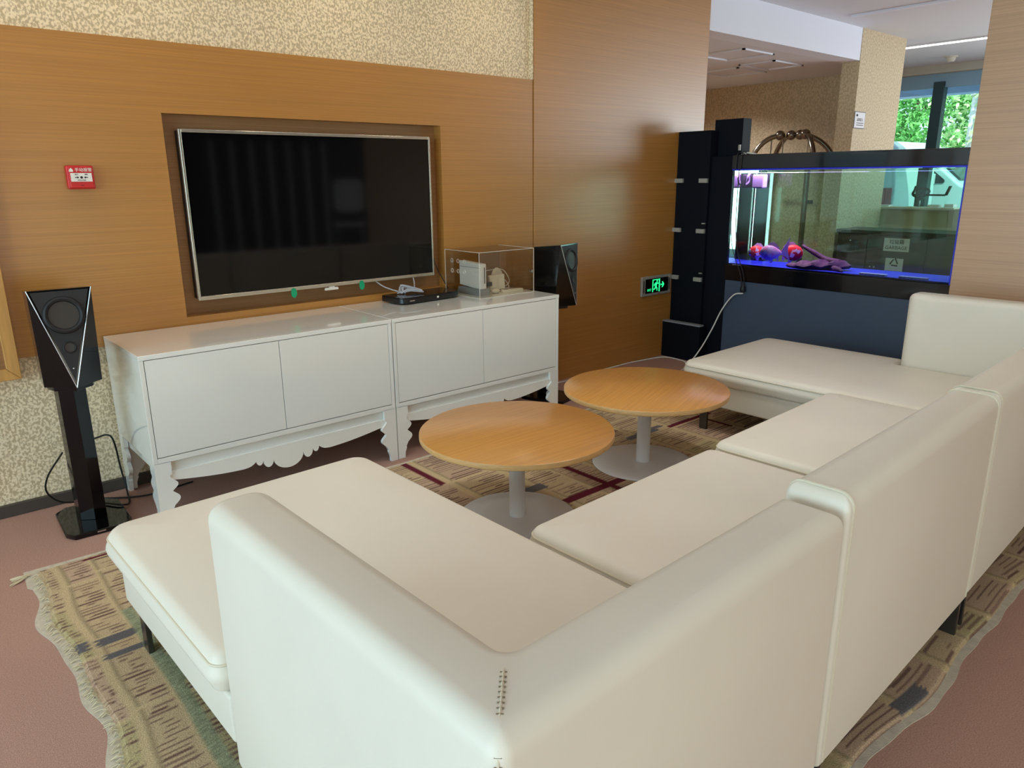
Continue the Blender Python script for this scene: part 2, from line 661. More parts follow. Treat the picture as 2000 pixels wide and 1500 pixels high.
struct('wall_back', MB().box(-5.2, -2.4, -4.3, -4.2, 0, 2.95).box(2.4, 11.2, -4.3, -4.2, 0, 2.95).box(-2.4, 2.4, -4.3, -4.2, 1.65, 2.95), 'dark_wall', 'dark wall behind the seating area')
wl = MB().box(-5.3, -5.2, -4.2, -3.3, 0, 2.95).box(-5.3, -5.2, 3.5, 3.9, 0, 2.95).box(-5.3, -5.2, -3.3, 3.5, 0, .25).box(-5.3, -5.2, -3.3, 3.5, 2.78, 2.95)
struct('wall_left', wl, 'wallpaper', 'papered wall with the long window')
# left window, out of frame
wi = struct('window_1', MB().box(-5.28, -5.22, -3.3, 3.5, .25, .31).box(-5.28, -5.22, -3.3, 3.5, 2.72, 2.78), 'mullion', 'long window in the left wall')
for y in (-3.27, -1.58, .1, 1.79, 3.47):
    obj('frame_post', MB().box(-5.28, -5.22, y - .03, y + .03, .31, 2.72), 'mullion', wi)
for y in (-3.27, -1.58, .1, 1.79):
    obj('pane', MB().box(-5.255, -5.249, y + .03, y + 1.66, .31, 2.72), 'pane', wi)
# unseen low glazing added around the fill light behind the camera
wb_ = struct('window_added', MB().box(-2.4, 2.4, -4.28, -4.22, 0, .06).box(-2.4, 2.4, -4.28, -4.22, 1.59, 1.65), 'mullion', 'unseen low glazing added in the back wall for the fill light')
for x in (-2.37, -.79, .79, 2.37):
    obj('frame_post', MB().box(x - .03, x + .03, -4.28, -4.22, .06, 1.59), 'mullion', wb_)
for x in (-2.37, -.79, .79):
    obj('pane', MB().box(x + .03, x + 1.55, -4.253, -4.247, .06, 1.59), 'pane', wb_)
# lobby glazing
wg_ = struct('window_2', MB().box(11.2, 11.3, -4.2, 6.6, 2.53, 2.95).box(11.2, 11.3, -4.2, 6.6, -.02, .12), 'bulkhead', 'glazed lobby front with dark mullions')
for k in range(8):
    y = 4.235 - 1.55 * (k - 1)
    obj('mullion', MB().box(11.17, 11.30, y - .068, y + .068, .12, 2.6), 'mullion', wg_, bevel=.004)
    obj('pane', MB().box(11.235, 11.243, y - 1.55 + .07, y - .07, .12, 2.53), 'pane', wg_)
obj('soffit_strip', MB().box(11.08, 11.2, -4.2, 6.6, 2.70, 2.8), 'facade_grey', wg_)
struct('trim_2', MB().box(11.3, 13.2, -8, 12, 2.78, 3.05).box(12.9, 13.25, -8, 12, 2.60, 3.05), 'canopy_blue', 'blue entrance canopy outside the lobby')

# ------------------------------------------------------------------ sofa modules
def sofa(name, label, loc, rotz, width, depth, side, ztop, zseat, back_h0=.125, back_len=.14, arm_len=.94):
    """side: 'L' / 'R' chaise with an arm on that side, None for a plain seat"""
    t = thing(name, label, 'sofa', loc, rotz, 'modules of the cream sofa')
    T = .14
    g = .004
    if side == 'L':
        shell = [(0, 0), (width - g, 0), (width - g, T), (T, T), (T, arm_len), (0, arm_len)]
        rad = [.03, .012, .012, .02, .05, .05]
        seat = [(T + g, T + g), (width - .014, T + g), (width - .014, depth), (-.012, depth), (-.012, arm_len + .008), (T + g, arm_len + .008)]
        srad = [.02, .03, .07, .075, .035, .03]
        base = [(T, T), (width - .02, T), (width - .02, depth - .035), (.01, depth - .035), (.01, arm_len), (T, arm_len)]
        brad = [.005, .02, .05, .05, .01, .005]
    elif side == 'R':
        x1 = width - T
        shell = [(g, 0), (width, 0), (width, arm_len), (x1, arm_len), (x1, T), (g, T)]
        rad = [.012, .03, .05, .05, .02, .012]
        seat = [(g, T + g), (x1 - g, T + g), (x1 - g, arm_len + .008), (width + .01, arm_len + .008), (width + .01, depth), (g - .01, depth)]
        srad = [.03, .02, .03, .035, .075, .07]
        base = [(.02, T), (x1, T), (x1, arm_len), (width - .01, arm_len), (width - .01, depth - .035), (.02, depth - .035)]
        brad = [.02, .005, .005, .01, .05, .05]
    else:
        shell = [(g, 0), (width - g, 0), (width - g, T), (g, T)]
        rad = [.014, .014, .014, .014]
        seat = [(.013, T + g), (width - .013, T + g), (width - .013, depth), (.013, depth)]
        srad = [.03, .03, .05, .05]
        base = [(.02, T), (width - .02, T), (width - .02, depth - .04), (.02, depth - .04)]
        brad = [.02] * 4
    obj('backrest', pad(shell, rad, back_h0, ztop, .035, .012), 'leather', t)
    obj('base', pad(base, brad, .15, .282, .01, .012), 'leather', t)
    cu = obj('seat_cushion', pad(seat, srad, .284, zseat - .008, .032, .02, crown=.010, puff=.010, inner=.14), 'leather', t)
    # piping along the upper edge of the cushion
    o2 = rounded(seat, srad, 7)
    obj('piping', MB().tube([(p[0], p[1], zseat - .034) for p in o2], .0035, 6, closed=True), 'leather_seam', cu)
    # seams on the backrest: piping on the exposed end faces
    bk = t.children[0]
    e = .03

    def endseam(x, y0, y1, z0, z1):
        pts = [(x, y0, z0), (x, y0, z1 - e)]
        pts += [(x, y0 + e * (1 - math.cos(a)), z1 - e + e * math.sin(a)) for a in [PI / 2 * k / 6 for k in range(1, 7)]]
        pts += [(x, y1 - e + e * math.sin(a), z1 - e + e * math.cos(a)) for a in [PI / 2 * k / 6 for k in range(0, 7)]]
        pts += [(x, y1, zseat)]
        obj('seam', MB().tube(pts, .0032, 6), 'leather_seam', bk)
    if side is None:
        endseam(.026, .001, T - .001, back_h0 + .012, ztop + .0005)
        endseam(width - .026, .001, T - .001, back_h0 + .012, ztop + .0005)
    elif side == 'R':
        endseam(.026, .001, T - .001, back_h0 + .012, ztop + .0005)
    if side == 'L':
        # stitched mitre seam where arm and back meet
        m = [(.001, .001, back_h0 + .02)]
        m = [(.009, .009, back_h0 + .02), (.009, .009, ztop - .035), (.013, .013, ztop - .02), (.026, .026, ztop - .006), (.045, .045, ztop + .0005), (T - .045, T - .045, ztop + .0005), (T - .02, T - .02, ztop - .006)]
        obj('seam', MB().tube(m, .0022, 6), 'leather_seam', bk)
        st = MB()
        L = [Vector(p) for p in m]
        segs = [(L[i], L[i + 1]) for i in range(len(L) - 1)]
        for a_, b_ in segs:
            n = max(1, int((b_ - a_).length / .009))
            for k in range(n):
                p = a_.lerp(b_, (k + .5) / n)
                d = Vector((.0035, -.0035, 0))
                st.tube([p - d + Vector((-.0008, -.0008, .0008)), p + d + Vector((-.0008, -.0008, .0008))], .0011, 4)
        so = obj('stitching', st, 'stitch', bk)
        so['kind'] = 'stuff'
    # legs: flat metal bars
    xs = (.035, width - .035)
    ys = (.032, depth - .15)
    for x in xs:
        for y in ys:
            obj('leg', MB().box(x - .008, x + .008, y - .024, y + .024, 0, .155), 'leg_metal', t, bevel=.002)
    return t


sofa('chaise_sofa', 'cream leather chaise with low arm in the foreground, seat reaching towards the black speaker stand', (.452, .558, .011), .026, .925, 1.85, 'L', .766, .394)
sofa('sofa_seat', 'cream leather sofa seat next to the foreground chaise', (1.392, .588, .011), .038, 1.036, .945, None, .786, .392)
sofa('sofa_seat', 'cream leather sofa seat between the middle seat and the far chaise', (2.432, .632, .011), .042, 1.05, .945, None, .786, .404)
sofa('chaise_sofa', 'far cream leather chaise in front of the aquarium stand', (3.487, .672, .011), .022, .93, 1.83, 'R', .784, .396)

# ------------------------------------------------------------------ rug
RX0, RX1, RY0, RY1 = .262, 4.55, .59, 3.06
def hsh(a, b_=0, c=0):
    v = math.sin(a * 127.1 + b_ * 311.7 + c * 74.7) * 43758.5453
    return v - math.floor(v)


beige = (190, 168, 134)
tan = (196, 175, 138)
pink = (188, 162, 136)
brown = (112, 86, 78)
slate = (104, 101, 104)
green = (142, 148, 120)
wine = (98, 34, 48)
olive = (180, 166, 126)
cols = []
x = RX0
k = 0
for wd, sp in ((.042, .022), (.098, .012), (.11, .02), (.26, .02), (.22, .035)):
    cols.append((x, x + wd))
    x += wd + sp
while x < RX1:
    wd = .16 + .16 * hsh(k, 3)
    cols.append((x, x + wd))
    x += wd + .02 + .02 * hsh(k, 5)
    k += 1
WINE = [(1.868, 1.905, 2.70, 3.06), (2.45, 2.485, 2.09, 2.52), (2.18, 2.62, 2.150, 2.195), (3.35, 3.76, 2.488, 2.515), (3.63, 3.655, 2.26, 2.50), (.41, .75, 3.02, 3.036), (4.0, 4.04, 1.2, 2.4)]
GREEN = [(.436, .474, 1.35, 2.56), (.474, .512, 2.04, 2.20), (2.02, 2.10, 1.5, 2.35)]
SLATE = [(.322, .436, 2.375, 2.425), (.322, .436, 2.29, 2.318), (.262, .30, 2.38, 2.44), (.49, .56, 2.40, 2.44), (2.02, 2.24, 2.34, 2.40), (3.02, 3.28, 2.50, 2.55), (3.13, 3.35, 2.53, 2.56), (1.9, 2.05, .6, .64)]


def weave(x, y):
    jx = x + .006 * (hsh(int(y / .006), 1) - .5) * 2
    for a, b_, c, d in WINE:
        if a <= x <= b_ and c <= y <= d:
            return wine
    for a, b_, c, d in SLATE:
        if a <= jx <= b_ and c <= y <= d:
            return slate
    for a, b_, c, d in GREEN:
        if a <= x <= b_ and c <= y <= d:
            g_ = .9 + .25 * hsh(int(x * 300), int(y * 300))
            return tuple(v * g_ for v in green)
    for i, (a, b_) in enumerate(cols):
        if a <= x <= b_:
            L = .30 + .35 * hsh(i, 11)
            o = hsh(i, 17) * L
            cell = math.floor((y + o) / L)
            yy = (y + o) - cell * L
            if yy < .018:
                return tan
            if x - a < .012 and (b_ - a) > .06:
                return tuple(v * .82 for v in tan)
            base = (beige, pink, olive, beige)[int(hsh(i, cell, 3) * 4) % 4]
            per = .0205
            row = math.floor(yy / per)
            inrow = (yy - row * per) / per
            wd = b_ - a
            s0 = a + .01 + wd * .5 * hsh(i, cell * 31 + row, 5) ** 2.6
            s1 = b_ - wd * .5 * hsh(i, cell * 31 + row, 7) ** 2.6
            th = .25 + .3 * hsh(row, cell, i)
            if hsh(i, cell * 7 + row, 13) > .06 and s0 < jx < s1 and inrow < th:
                d_ = .55 + .5 * hsh(row, i, cell + 2)
                return tuple(brown[q] * d_ + base[q] * (1 - d_) for q in range(3))
            return base
    return tan


rug = thing('area_rug', 'beige patterned rug with frayed wavy edge under the cream sofa', 'rug', ((RX0 + RX1) / 2, (RY0 + RY1) / 2, 0))
dx, dy = .012, .0052
nx = int((RX1 - RX0) / dx)
ny = int((RY1 - RY0) / dy)


def wavy(y):
    return .010 * math.sin(y * 6.1 + 1.2) + .007 * math.sin(y * 13.7)


def wavy2(x):
    return .012 * math.sin(x * 5.3) + .008 * math.sin(x * 11.1 + 1)


vs = []
cs = []
for j in range(ny + 1):
    y = RY0 + (RY1 - RY0) * j / ny
    for i in range(nx + 1):
        x = RX0 + (RX1 - RX0) * i / nx
        ex = max(0, 1 - (x - RX0) / .25)
        ey = max(0, 1 - (y - RY0) / .2)
        edge = min(1, (x - RX0) / .012, (y - RY0) / .012, (RY1 - y) / .012)
        vs.append((x + wavy(y) * ex, y + wavy2(x) * ey, .003 + .008 * max(0, edge)))
        cc = lin(weave(x, y))
        cs.append(cc)
fs = []
for j in range(ny):
    for i in range(nx):
        a = j * (nx + 1) + i
        fs.append((a, a + 1, a + nx + 2, a + nx + 1))
me = bpy.data.meshes.new('rug_pile')
me.from_pydata(vs, [], fs)
ca = me.color_attributes.new('weave', 'FLOAT_COLOR', 'POINT')
flat = [q for c_ in cs for q in c_]
ca.data.foreach_set('color', flat)
obj('pile', me, 'rug_pile', rug, world=True)
bk = MB()
for i in range(141):
    pass
outl = []
N = 120
for i in range(N + 1):      # front edge
    x = RX0 - .035 + (RX1 - RX0 + .05) * i / N
    outl.append((x, RY0 - .022 + wavy2(x) + .003 * math.sin(x * 31)))
outl += [(RX1 + .015, RY1 + .03)]
for i in range(N + 1):
    x = RX1 + .015 - (RX1 - RX0 + .05) * i / N
    outl.append((x, RY1 + .028 + .006 * math.sin(x * 9)))
for i in range(1, N):
    y = RY1 + .02 - (RY1 - RY0 + .04) * i / N
    outl.append((RX0 - .034 + wavy(y) * 1.5 + .006 * math.sin(y * 23) - (.012 if y > 2.95 else 0), y))
obj('backing', MB().prism(outl, .0005, .0035), 'rug_backing', rug, world=True, label='pale fraying rug backing')
fr = MB()
for i in range(420):
    y = RY0 + (RY1 - RY0) * rnd.random()
    x = RX0 + wavy(y) + .002
    l = .012 + .018 * rnd.random()
    d = (rnd.random() - .5) * .03
    fr.tube([(x, y, .009), (x - l * .5, y + d * .4, .011 + .004 * rnd.random()), (x - l, y + d, .005)], .0012, 4)
for i in range(14):
    d = (rnd.random() - .5) * .05
    fr.tube([(RX0 - .02, RY1 - .02 + .02 * rnd.random(), .008), (RX0 - .05, RY1 - .02 + d, .009), (RX0 - .07 - .02 * rnd.random(), RY1 - .02 + d * 1.6, .003)], .0015, 4)
fo = obj('fringe', fr, 'thread', rug, world=True)
fo['kind'] = 'stuff'

# ------------------------------------------------------------------ coffee tables
def coffee_table():
    t = thing('coffee_table', 'round wooden coffee table nearer to the foreground chaise', 'table', (1.9145, 2.196, .0115), 0, 'round coffee tables')
    R = .405
    obj('tabletop', MB().lathe([(0, .401), (R - .003, .401), (R - .001, .3995)], seg=96), 'veneer_table', t)
    obj('edge_band', MB().lathe([(R - .001, .3995), (R, .397), (R, .379), (R - .004, .376), (R - .08, .372), (0, .372)], seg=96), 'veneer_edge', t)
    obj('column', MB().lathe([(.034, .0105), (.034, .366), (.11, .368), (.11, .372), (0, .372)], seg=40), 'table_base', t)
    obj('foot_plate', MB().lathe([(0, 0), (.252, 0), (.255, .002), (.255, .005), (.25, .0085), (.12, .012), (.05, .0125), (0, .0125)], seg=72), 'table_base', t)
    return t


ct = coffee_table()
dup(ct, (2.808, 2.243, .0115), .35, 'round wooden coffee table nearer to the far chaise')

# ------------------------------------------------------------------ television and sideboards
tv = thing('television', 'large black flat screen television with thin silver frame in the wall niche', 'television', (1.8745, 3.73, .858))
tx0, tx1, tz0, tz1 = 1.179, 2.570, .858, 1.649
yf = 3.693
obj('housing', MB().box(tx0 + .004, tx1 - .004, yf + .012, 3.766, tz0 + .004, tz1 - .004), 'black_matte', tv, bevel=.004, world=True)
obj('screen', MB().box(tx0 + .011, tx1 - .011, yf + .006, yf + .013, tz0 + .017, tz1 - .013), 'screen', tv, world=True)
fb = MB()
fb.box(tx0, tx0 + .012, yf, yf + .02, tz0, tz1).box(tx1 - .010, tx1, yf, yf + .02, tz0, tz1)
fb.box(tx0 + .012, tx1 - .010, yf, yf + .02, tz0, tz0 + .018).box(tx0 + .012, tx1 - .010, yf, yf + .02, tz1 - .014, tz1)
obj('frame', fb, 'bezel', tv, bevel=.002, world=True)
for x, z in ((1.667, .845), (2.072, .847)):
    d = [(x + .016 * math.cos(a) * (1 if math.sin(a) > 0 else 1), z + .026 * math.sin(a)) for a in [2 * PI * q / 24 for q in range(24)]]
    obj('sticker', MB().prism(d, yf - .0035, yf - .0005, 'y'), 'green_sticker', tv, world=True, label='green oval sticker on the lower edge')
lg = MB().prism(rounded([(1.845, .838), (1.93, .838), (1.925, .852), (1.85, .852)], .004, 3), yf + .002, yf + .008, 'y')
lg.prism(rounded([(1.872, .852), (1.908, .852), (1.904, .858), (1.876, .858)], .002, 3), yf + .002, yf + .008, 'y')
obj('logo_bar', lg, 'acrylic_edge', tv, world=True)

SW, SD, SH, SB = 1.172, .545, .746, .283


def leg_profile():
    pts = [(0, 0), (.040, 0), (.042, .03), (.052, .055), (.050, .062), (.062, .085)]
    pts += [(.062 + .026 * math.sin(a) ** 1.0, .085 + .062 * a / PI) for a in [PI * q / 10 for q in range(1, 10)]]
    pts += [(.060, .150)]
    pts += [(.062 + .024 * math.sin(a), .153 + .052 * a / PI) for a in [PI * q / 10 for q in range(1, 10)]]
    pts += [(.066, .205)]
    pts += [(.060, .209), (.057, .216), (.060, .224), (.067, .228), (.068, SB), (0, SB)]
    return pts


def apron_profile(w):
    """half profile mirrored: list of (x,z) of the lower edge from left to right"""
    half = []
    u0 = .0
    for q in range(13):
        t = q / 12
        half.append((t * .30, .198 - .028 * math.sin(t * PI / 2 * 1.0) - .010 * t))
    # ogee rising to the first cusp
    half += [(.315, .161), (.33, .164), (.345, .172), (.355, .182)]

    def lobe(x0, x1, zc, r):
        return [((x0 + x1) / 2 - (x1 - x0) / 2 * math.cos(PI * q / 10), zc - r * math.sin(PI * q / 10)) for q in range(1, 10)]
    half += lobe(.355, .386, .184, .026) + [(.386, .176)]
    half += lobe(.386, .432, .176, .036) + [(.432, .172)]
    cen = [(.5 - .068 * math.cos(PI * q / 16), .172 - .058 * math.sin(PI * q / 16)) for q in range(1, 16)]
    right = [(1 - x, z) for x, z in half[::-1]]
    return [(x * w, z) for x, z in half + cen + right]


def sideboard(label, loc, wd):
    t = thing('sideboard', label, 'cabinet', loc, 0, 'white sideboards under the television')
    bd = MB().box(0, .018, 0, SD, SB, SH - .02).box(wd - .018, wd, 0, SD, SB, SH - .02).box(.018, wd - .018, .022, SD, SB, SH - .02)
    bd.box(.018, wd - .018, 0, .03, SB, SB + .020)
    obj('body', bd, 'lacquer', t, bevel=.0015)
    obj('top', MB().box(-.001, wd + .001, -.002, SD, SH - .020, SH), 'lacquer', t, bevel=.002)
    dz0, dz1 = SB + .024, SH - .0225
    xm = wd * .5
    for x0, x1 in ((.0205, xm - .0013), (xm + .0013, wd - .0205)):
        obj('door', MB().box(x0, x1, .001, .020, dz0, dz1), 'lacquer', t, bevel=.0015)
    ap = apron_profile(wd - .10)
    poly = [(x + .05, z) for x, z in ap] + [(wd - .05, .232), (.05, .232)]
    obj('apron', MB().prism(poly, .010, .028, 'y').box(.05, wd - .05, .022, .04, .230, SB), 'lacquer', t, bevel=.0012)
    lp = leg_profile()
    for sx in (0, 1):
        for sy in (0, 1):
            m = MB()
            px = [(p[0], p[1]) for p in lp]
            if sx:
                px = [(wd - p[0], p[1]) for p in lp][::-1]
            y0, y1 = (0, .018) if not sy else (SD - .018, SD)
            m.prism(px, y0, y1, 'y')
            py = [(max(.018, p[0]), p[1]) for p in lp]
            if sy:
                py = [(SD - max(.018, p[0]), p[1]) for p in lp][::-1]
            x0, x1 = (0, .018) if not sx else (wd - .018, wd)
            m.prism(py, x0, x1, 'x')
            obj('leg', m, 'lacquer', t)
    for x in (.022, wd - .036):
        obj('side_rail', MB().box(x, x + .014, .05, SD - .05, .225, SB), 'lacquer', t)
    return t


sideboard('white lacquered sideboard with scalloped apron beside the left speaker', (.741, 3.145, 0), 1.174)
sideboard('white lacquered sideboard with scalloped apron carrying the disc player and acrylic box', (1.921, 3.145, 0), 1.162)

# ------------------------------------------------------------------ loudspeakers on stands
def speaker_stand(label, loc, rz):
    t = thing('speaker_stand', label, 'stand', loc, rz, 'glossy black speaker stands')
    oct_ = [(-.098, -.175), (.098, -.175), (.125, -.13), (.125, .12), (.08, .165), (-.08, .165), (-.125, .12), (-.125, -.13)]
    obj('base_plate', MB().prism(oct_, 0, .022), 'piano_black', t, bevel=.004)
    colp = [(0, -.062), (.05, -.03), (.058, .03), (.03, .06), (-.03, .06), (-.058, .03), (-.05, -.03)]
    obj('column', MB().prism(colp, .022, .615), 'piano_black', t, bevel=.002)
    obj('badge', MB().box(-.016, .016, -.1755, -.173, .010, .016), 'silver', t)
    top = [(0, -.15), (.07, -.10), (.085, -.05), (.085, .10), (-.085, .10), (-.085, -.05), (-.07, -.10)]
    obj('top_plate', MB().prism(top, .615, .635), 'piano_black', t, bevel=.003)
    return t


def speaker(label, loc, rz):
    t = thing('loudspeaker', label, 'speaker', loc, rz, 'faceted black loudspeakers')
    H = .385
    w_, wb = .108, .102
    F = [(-w_, -.13, H), (w_, -.13, H), (0, -.185, .004), (-wb, -.085, 0), (wb, -.085, 0), (-w_, .06, H - .018), (w_, .06, H - .018), (-wb, .06, 0), (wb, .06, 0)]
    obj('cabinet', MB().add(F, [(0, 1, 2), (0, 2, 3), (1, 4, 2), (0, 3, 7, 5), (1, 6, 8, 4), (5, 7, 8, 6), (0, 5, 6, 1), (3, 2, 4, 8, 7)]), 'piano_black', t, bevel=.0015)
    A, B, D = [Vector(p) for p in F[:3]]
    n = (B - A).cross(D - A).normalized()
    if n.y > 0:
        n = -n

    def on(p, q, lift):
        """p across, q down (fractions)"""
        c = A + (B - A) * p + (D - (A + B) / 2) * q
        return c + n * lift
    gr = [on(.05, .02, .002), on(.95, .02, .002), on(.5, .93, .002)]
    gb = [p - n * .0018 for p in gr]
    obj('grille', MB().add(gr + gb, [(0, 1, 2), (3, 5, 4), (0, 3, 4, 1), (1, 4, 5, 2), (2, 5, 3, 0)]), 'grille', t)
    ax = (B - A).normalized()
    ay = (D - (A + B) / 2).normalized()
    for q, r, mt in ((.26, .062, 'cone'), (.585, .020, 'cone')):
        c = on(.5, q, .0045)
        ring = [c + (ax * math.cos(a) + ay * math.sin(a)) * r for a in [2 * PI * k / 40 for k in range(40)]]
        pn = 'woofer' if r > .03 else 'tweeter'
        wo_ = obj(pn, MB().tube(ring, r * .16, 8, closed=True), 'black_matte', t)
        dish = MB()
        vs_ = [c - n * .0015] + [c + (ax * math.cos(a) + ay * math.sin(a)) * r * .88 for a in [2 * PI * k / 40 for k in range(40)]]
        dish.add(vs_, [(0, 1 + k, 1 + (k + 1) % 40) for k in range(40)])
        obj('cone', dish, mt, wo_)
    obj('port_screw', MB().ball(on(.5, .80, .003), .004, 12, 6), 'silver', t)
    for p in (A, B):
        q0 = p + n * .003
        q1 = D + n * .003
        obj('trim_line', MB().tube([q0, q1], .0022, 6), 'silver', t)
    return t


speaker_stand('glossy black speaker stand by the wallpaper left of the sideboards', (.538, 3.43, 0), -.03)
speaker('black faceted loudspeaker left of the sideboards', (.540, 3.40, .640), -.07)
speaker_stand('glossy black speaker stand behind the right end of the sideboards', (3.28, 3.45, 0), .28)
speaker('black faceted loudspeaker behind the right end of the sideboards', (3.28, 3.42, .636), .28)
tag(obj('speaker_cable', MB().tube(bez([(.60, 3.50, .34), (.69, 3.60, .30), (.72, 3.66, .12), (.725, 3.63, .012), (.70, 3.50, .008), (.66, 3.44, .028), (.60, 3.52, .03)], 10), .0042, 7), 'cable_black'), 'black cable looping from the left speaker stand towards the wall', 'cable')
tag(obj('speaker_cable', MB().tube(bez([(.48, 3.52, .30), (.42, 3.60, .18), (.41, 3.62, .10), (.47, 3.64, .03), (.60, 3.64, .008), (.78, 3.53, .008), (1.0, 3.55, .008)], 10), .004, 7), 'cable_black'), 'black cable arching left of the speaker column', 'cable')

# ------------------------------------------------------------------ things on the sideboards
dv = thing('disc_player', 'slim black disc player on the white sideboard', 'disc player', (2.385, 3.555, SH), .07)
prof = rounded([(-.215, -.095), (.215, -.095), (.215, .10), (-.215, .10)], [.05, .05, .006, .006], 6)
obj('body', MB().prism(prof, .006, .034), 'player_black', dv, bevel=.003)
obj('lid', MB().prism([(p[0] * .995, p[1] * .99) for p in prof], .034, .040), 'piano_black', dv, bevel=.0015)
for x in (-.17, .17):
    for y in (-.06, .07):
        obj('foot', MB().lathe([(.012, 0), (.012, .006)], x, y, 0, 14), 'black_matte', dv)
obj('indicator', MB().box(.03, .042, -.0965, -.0945, .017, .027), 'sign_white', dv)
obj('logo', MB().box(-.165, -.13, -.0965, -.0945, .018, .023), 'silver', dv)
cb = MB()
for k in range(7):
    o = .006 * k
    zz = SH + .046 + .004 * (k % 3)
    cb.tube(bez([(2.245 + o, 3.60 - .004 * k, zz), (2.30 + .3 * o, 3.64 + .003 * k, zz + .022 + .006 * (k % 2)), (2.36 + .002 * k, 3.585 - .010 * k, zz + .004), (2.33 - o, 3.56 + .003 * k, zz + .012), (2.245 + o, 3.60 - .004 * k, zz)], 8), .0034, 6)
cb.tube(bez([(2.27, 3.585, SH + .05), (2.285, 3.60, SH + .075), (2.305, 3.62, SH + .05), (2.285, 3.60, SH + .044), (2.27, 3.585, SH + .05)], 6), .005, 6)
cb.tube(bez([(2.25, 3.60, SH + .055), (2.20, 3.66, SH + .08), (2.17, 3.72, SH + .115)], 8), .0034, 6)
cb.tube(bez([(2.36, 3.60, SH + .055), (2.40, 3.66, SH + .09), (2.43, 3.72, SH + .12)], 8), .0034, 6)
tag(obj('cable_bundle', cb, 'cable_grey'), 'bundle of grey cable lying on the disc player', 'cable')
obj('cord', MB().tube(bez([(2.585, 3.73, .98), (2.60, 3.712, .90), (2.64, 3.68, .80), (2.665, 3.675, .752), (2.64, 3.688, .748)], 10), .003, 6), 'cable_black', tv, world=True, label='thin black cord hanging at the right')

bx0, bx1, by0, by1, bz0, bz1 = 2.632, 3.052, 3.335, 3.665, SH, 1.010
ab = thing('acrylic_box', 'clear acrylic box on the sideboard over the game console', 'box', ((bx0 + bx1) / 2, (by0 + by1) / 2, SH))
tt = .005
for nm, q in (('front_panel', (bx0, bx1, by0, by0 + tt, bz0, bz1)), ('back_panel', (bx0, bx1, by1 - tt, by1, bz0, bz1)), ('side_panel', (bx0, bx0 + tt, by0 + tt, by1 - tt, bz0, bz1)), ('side_panel', (bx1 - tt, bx1, by0 + tt, by1 - tt, bz0, bz1)), ('top_panel', (bx0 + tt, bx1 - tt, by0 + tt, by1 - tt, bz1 - tt, bz1))):
    obj(nm, MB().box(*q), 'acrylic', ab, world=True)
for a_, b_ in (((bx0, by0, bz1), (bx1, by0, bz1)), ((bx0, by0, bz1), (bx0, by1, bz1)), ((bx1, by0, bz0), (bx1, by0, bz1)), ((bx0, by0, bz0), (bx0, by0, bz1)), ((bx0, by0, bz0 + .002), (bx1, by0, bz0 + .002)), ((bx0, by0, bz0 + .002), (bx0, by1, bz0 + .002)), ((bx0, by1, bz0), (bx0, by1, bz1)), ((bx1, by0, bz1), (bx1, by1, bz1))):
    obj('polished_edge', MB().tube([a_, b_], .0014, 5), 'acrylic_edge', ab, world=True)
obj('lock', MB().lathe([(.009, -.012), (.009, .006), (0, .006)], 0, 0, 0, 16).shift(lambda p: (3.03 + p[0] * .9, by0 - .002 + p[2], .875 + p[1])), 'silver', ab, world=True)
for ii in range(3):
    for jj in range(2):
        c = (bx0 - .0008, by0 + .14 + ii * .06, bz1 - .06 - jj * .06)
        obj('vent_ring', MB().tube([(c[0], c[1] + .011 * math.cos(a), c[2] + .011 * math.sin(a)) for a in [2 * PI * k / 18 for k in range(18)]], .0011, 4, closed=True), 'acrylic_edge', ab, world=True)

gc = thing('game_console', 'white upright game console on a grey stand inside the acrylic box', 'console', (2.735, 3.53, SH), 0)
obj('stand', MB().prism([(-.115, 0), (.115, 0), (.10, .04), (-.115, .04)], -.036, .036, 'x'), 'console_grey', gc, bevel=.003)
obj('body', MB().prism([(-.105, .034), (.105, .05), (.105, .195), (-.105, .186)], -.021, .021, 'x'), 'console_white', gc, bevel=.004)
obj('disc_slot', MB().box(.004, .008, -.1075, -.103, .07, .165), 'ink', gc)
obj('side_line', MB().box(-.0215, -.0205, -.10, .10, .160, .163), 'console_grey', gc)
ad = thing('power_adapter', 'cream socket adapter tilted inside the acrylic box', 'adapter', (2.925, 3.535, SH), -.35)
obj('body', MB().box(-.05, .05, -.02, .02, .006, .095).shift(lambda p: (p[0], p[1] + p[2] * .15, p[2] + p[0] * .1)), 'plug_white', ad, bevel=.005)
for x in (-.022, .022):
    obj('socket', MB().box(x - .016, x + .016, -.0225, -.0195, .025, .075).shift(lambda p: (p[0], p[1] + p[2] * .15, p[2] + p[0] * .1)), 'cream_top', ad, bevel=.003)
ad2 = thing('round_charger', 'round cream charger behind the socket adapter in the acrylic box', 'charger', (2.98, 3.61, SH), 0)
obj('body', MB().lathe([(0, 0), (.035, 0), (.040, .01), (.034, .03), (0, .036)], 0, 0, 0, 28).shift(lambda p: (p[0], -p[2] * .9, .078 + p[1] * 1.35)), 'plug_white', ad2)
obj('cable', MB().tube(bez([(0, 0, .12), (-.11, -.01, .112), (-.17, -.01, .05), (-.16, -.02, .006)], 10), .0028, 6), 'cable_white', ad2)
obj('cable', MB().tube(bez([(0, 0, .125), (.05, -.02, .11), (.07, -.05, .05), (.03, -.06, .02), (-.01, -.05, .05), (.02, -.06, .06), (.05, -.07, .01), (.0, -.07, .005)], 10), .0028, 6), 'cable_white', ad2)
pb = thing('remote_control', 'flat cream remote lying in the acrylic box', 'remote', (2.965, 3.435, SH), -.15)
obj('body', MB().prism(rounded([(-.075, -.017), (.075, -.017), (.075, .017), (-.075, .017)], .01, 4), 0, .016), 'plug_white', pb, bevel=.003)
obj('button', MB().box(-.05, -.03, -.006, .006, .016, .018), 'console_grey', pb)
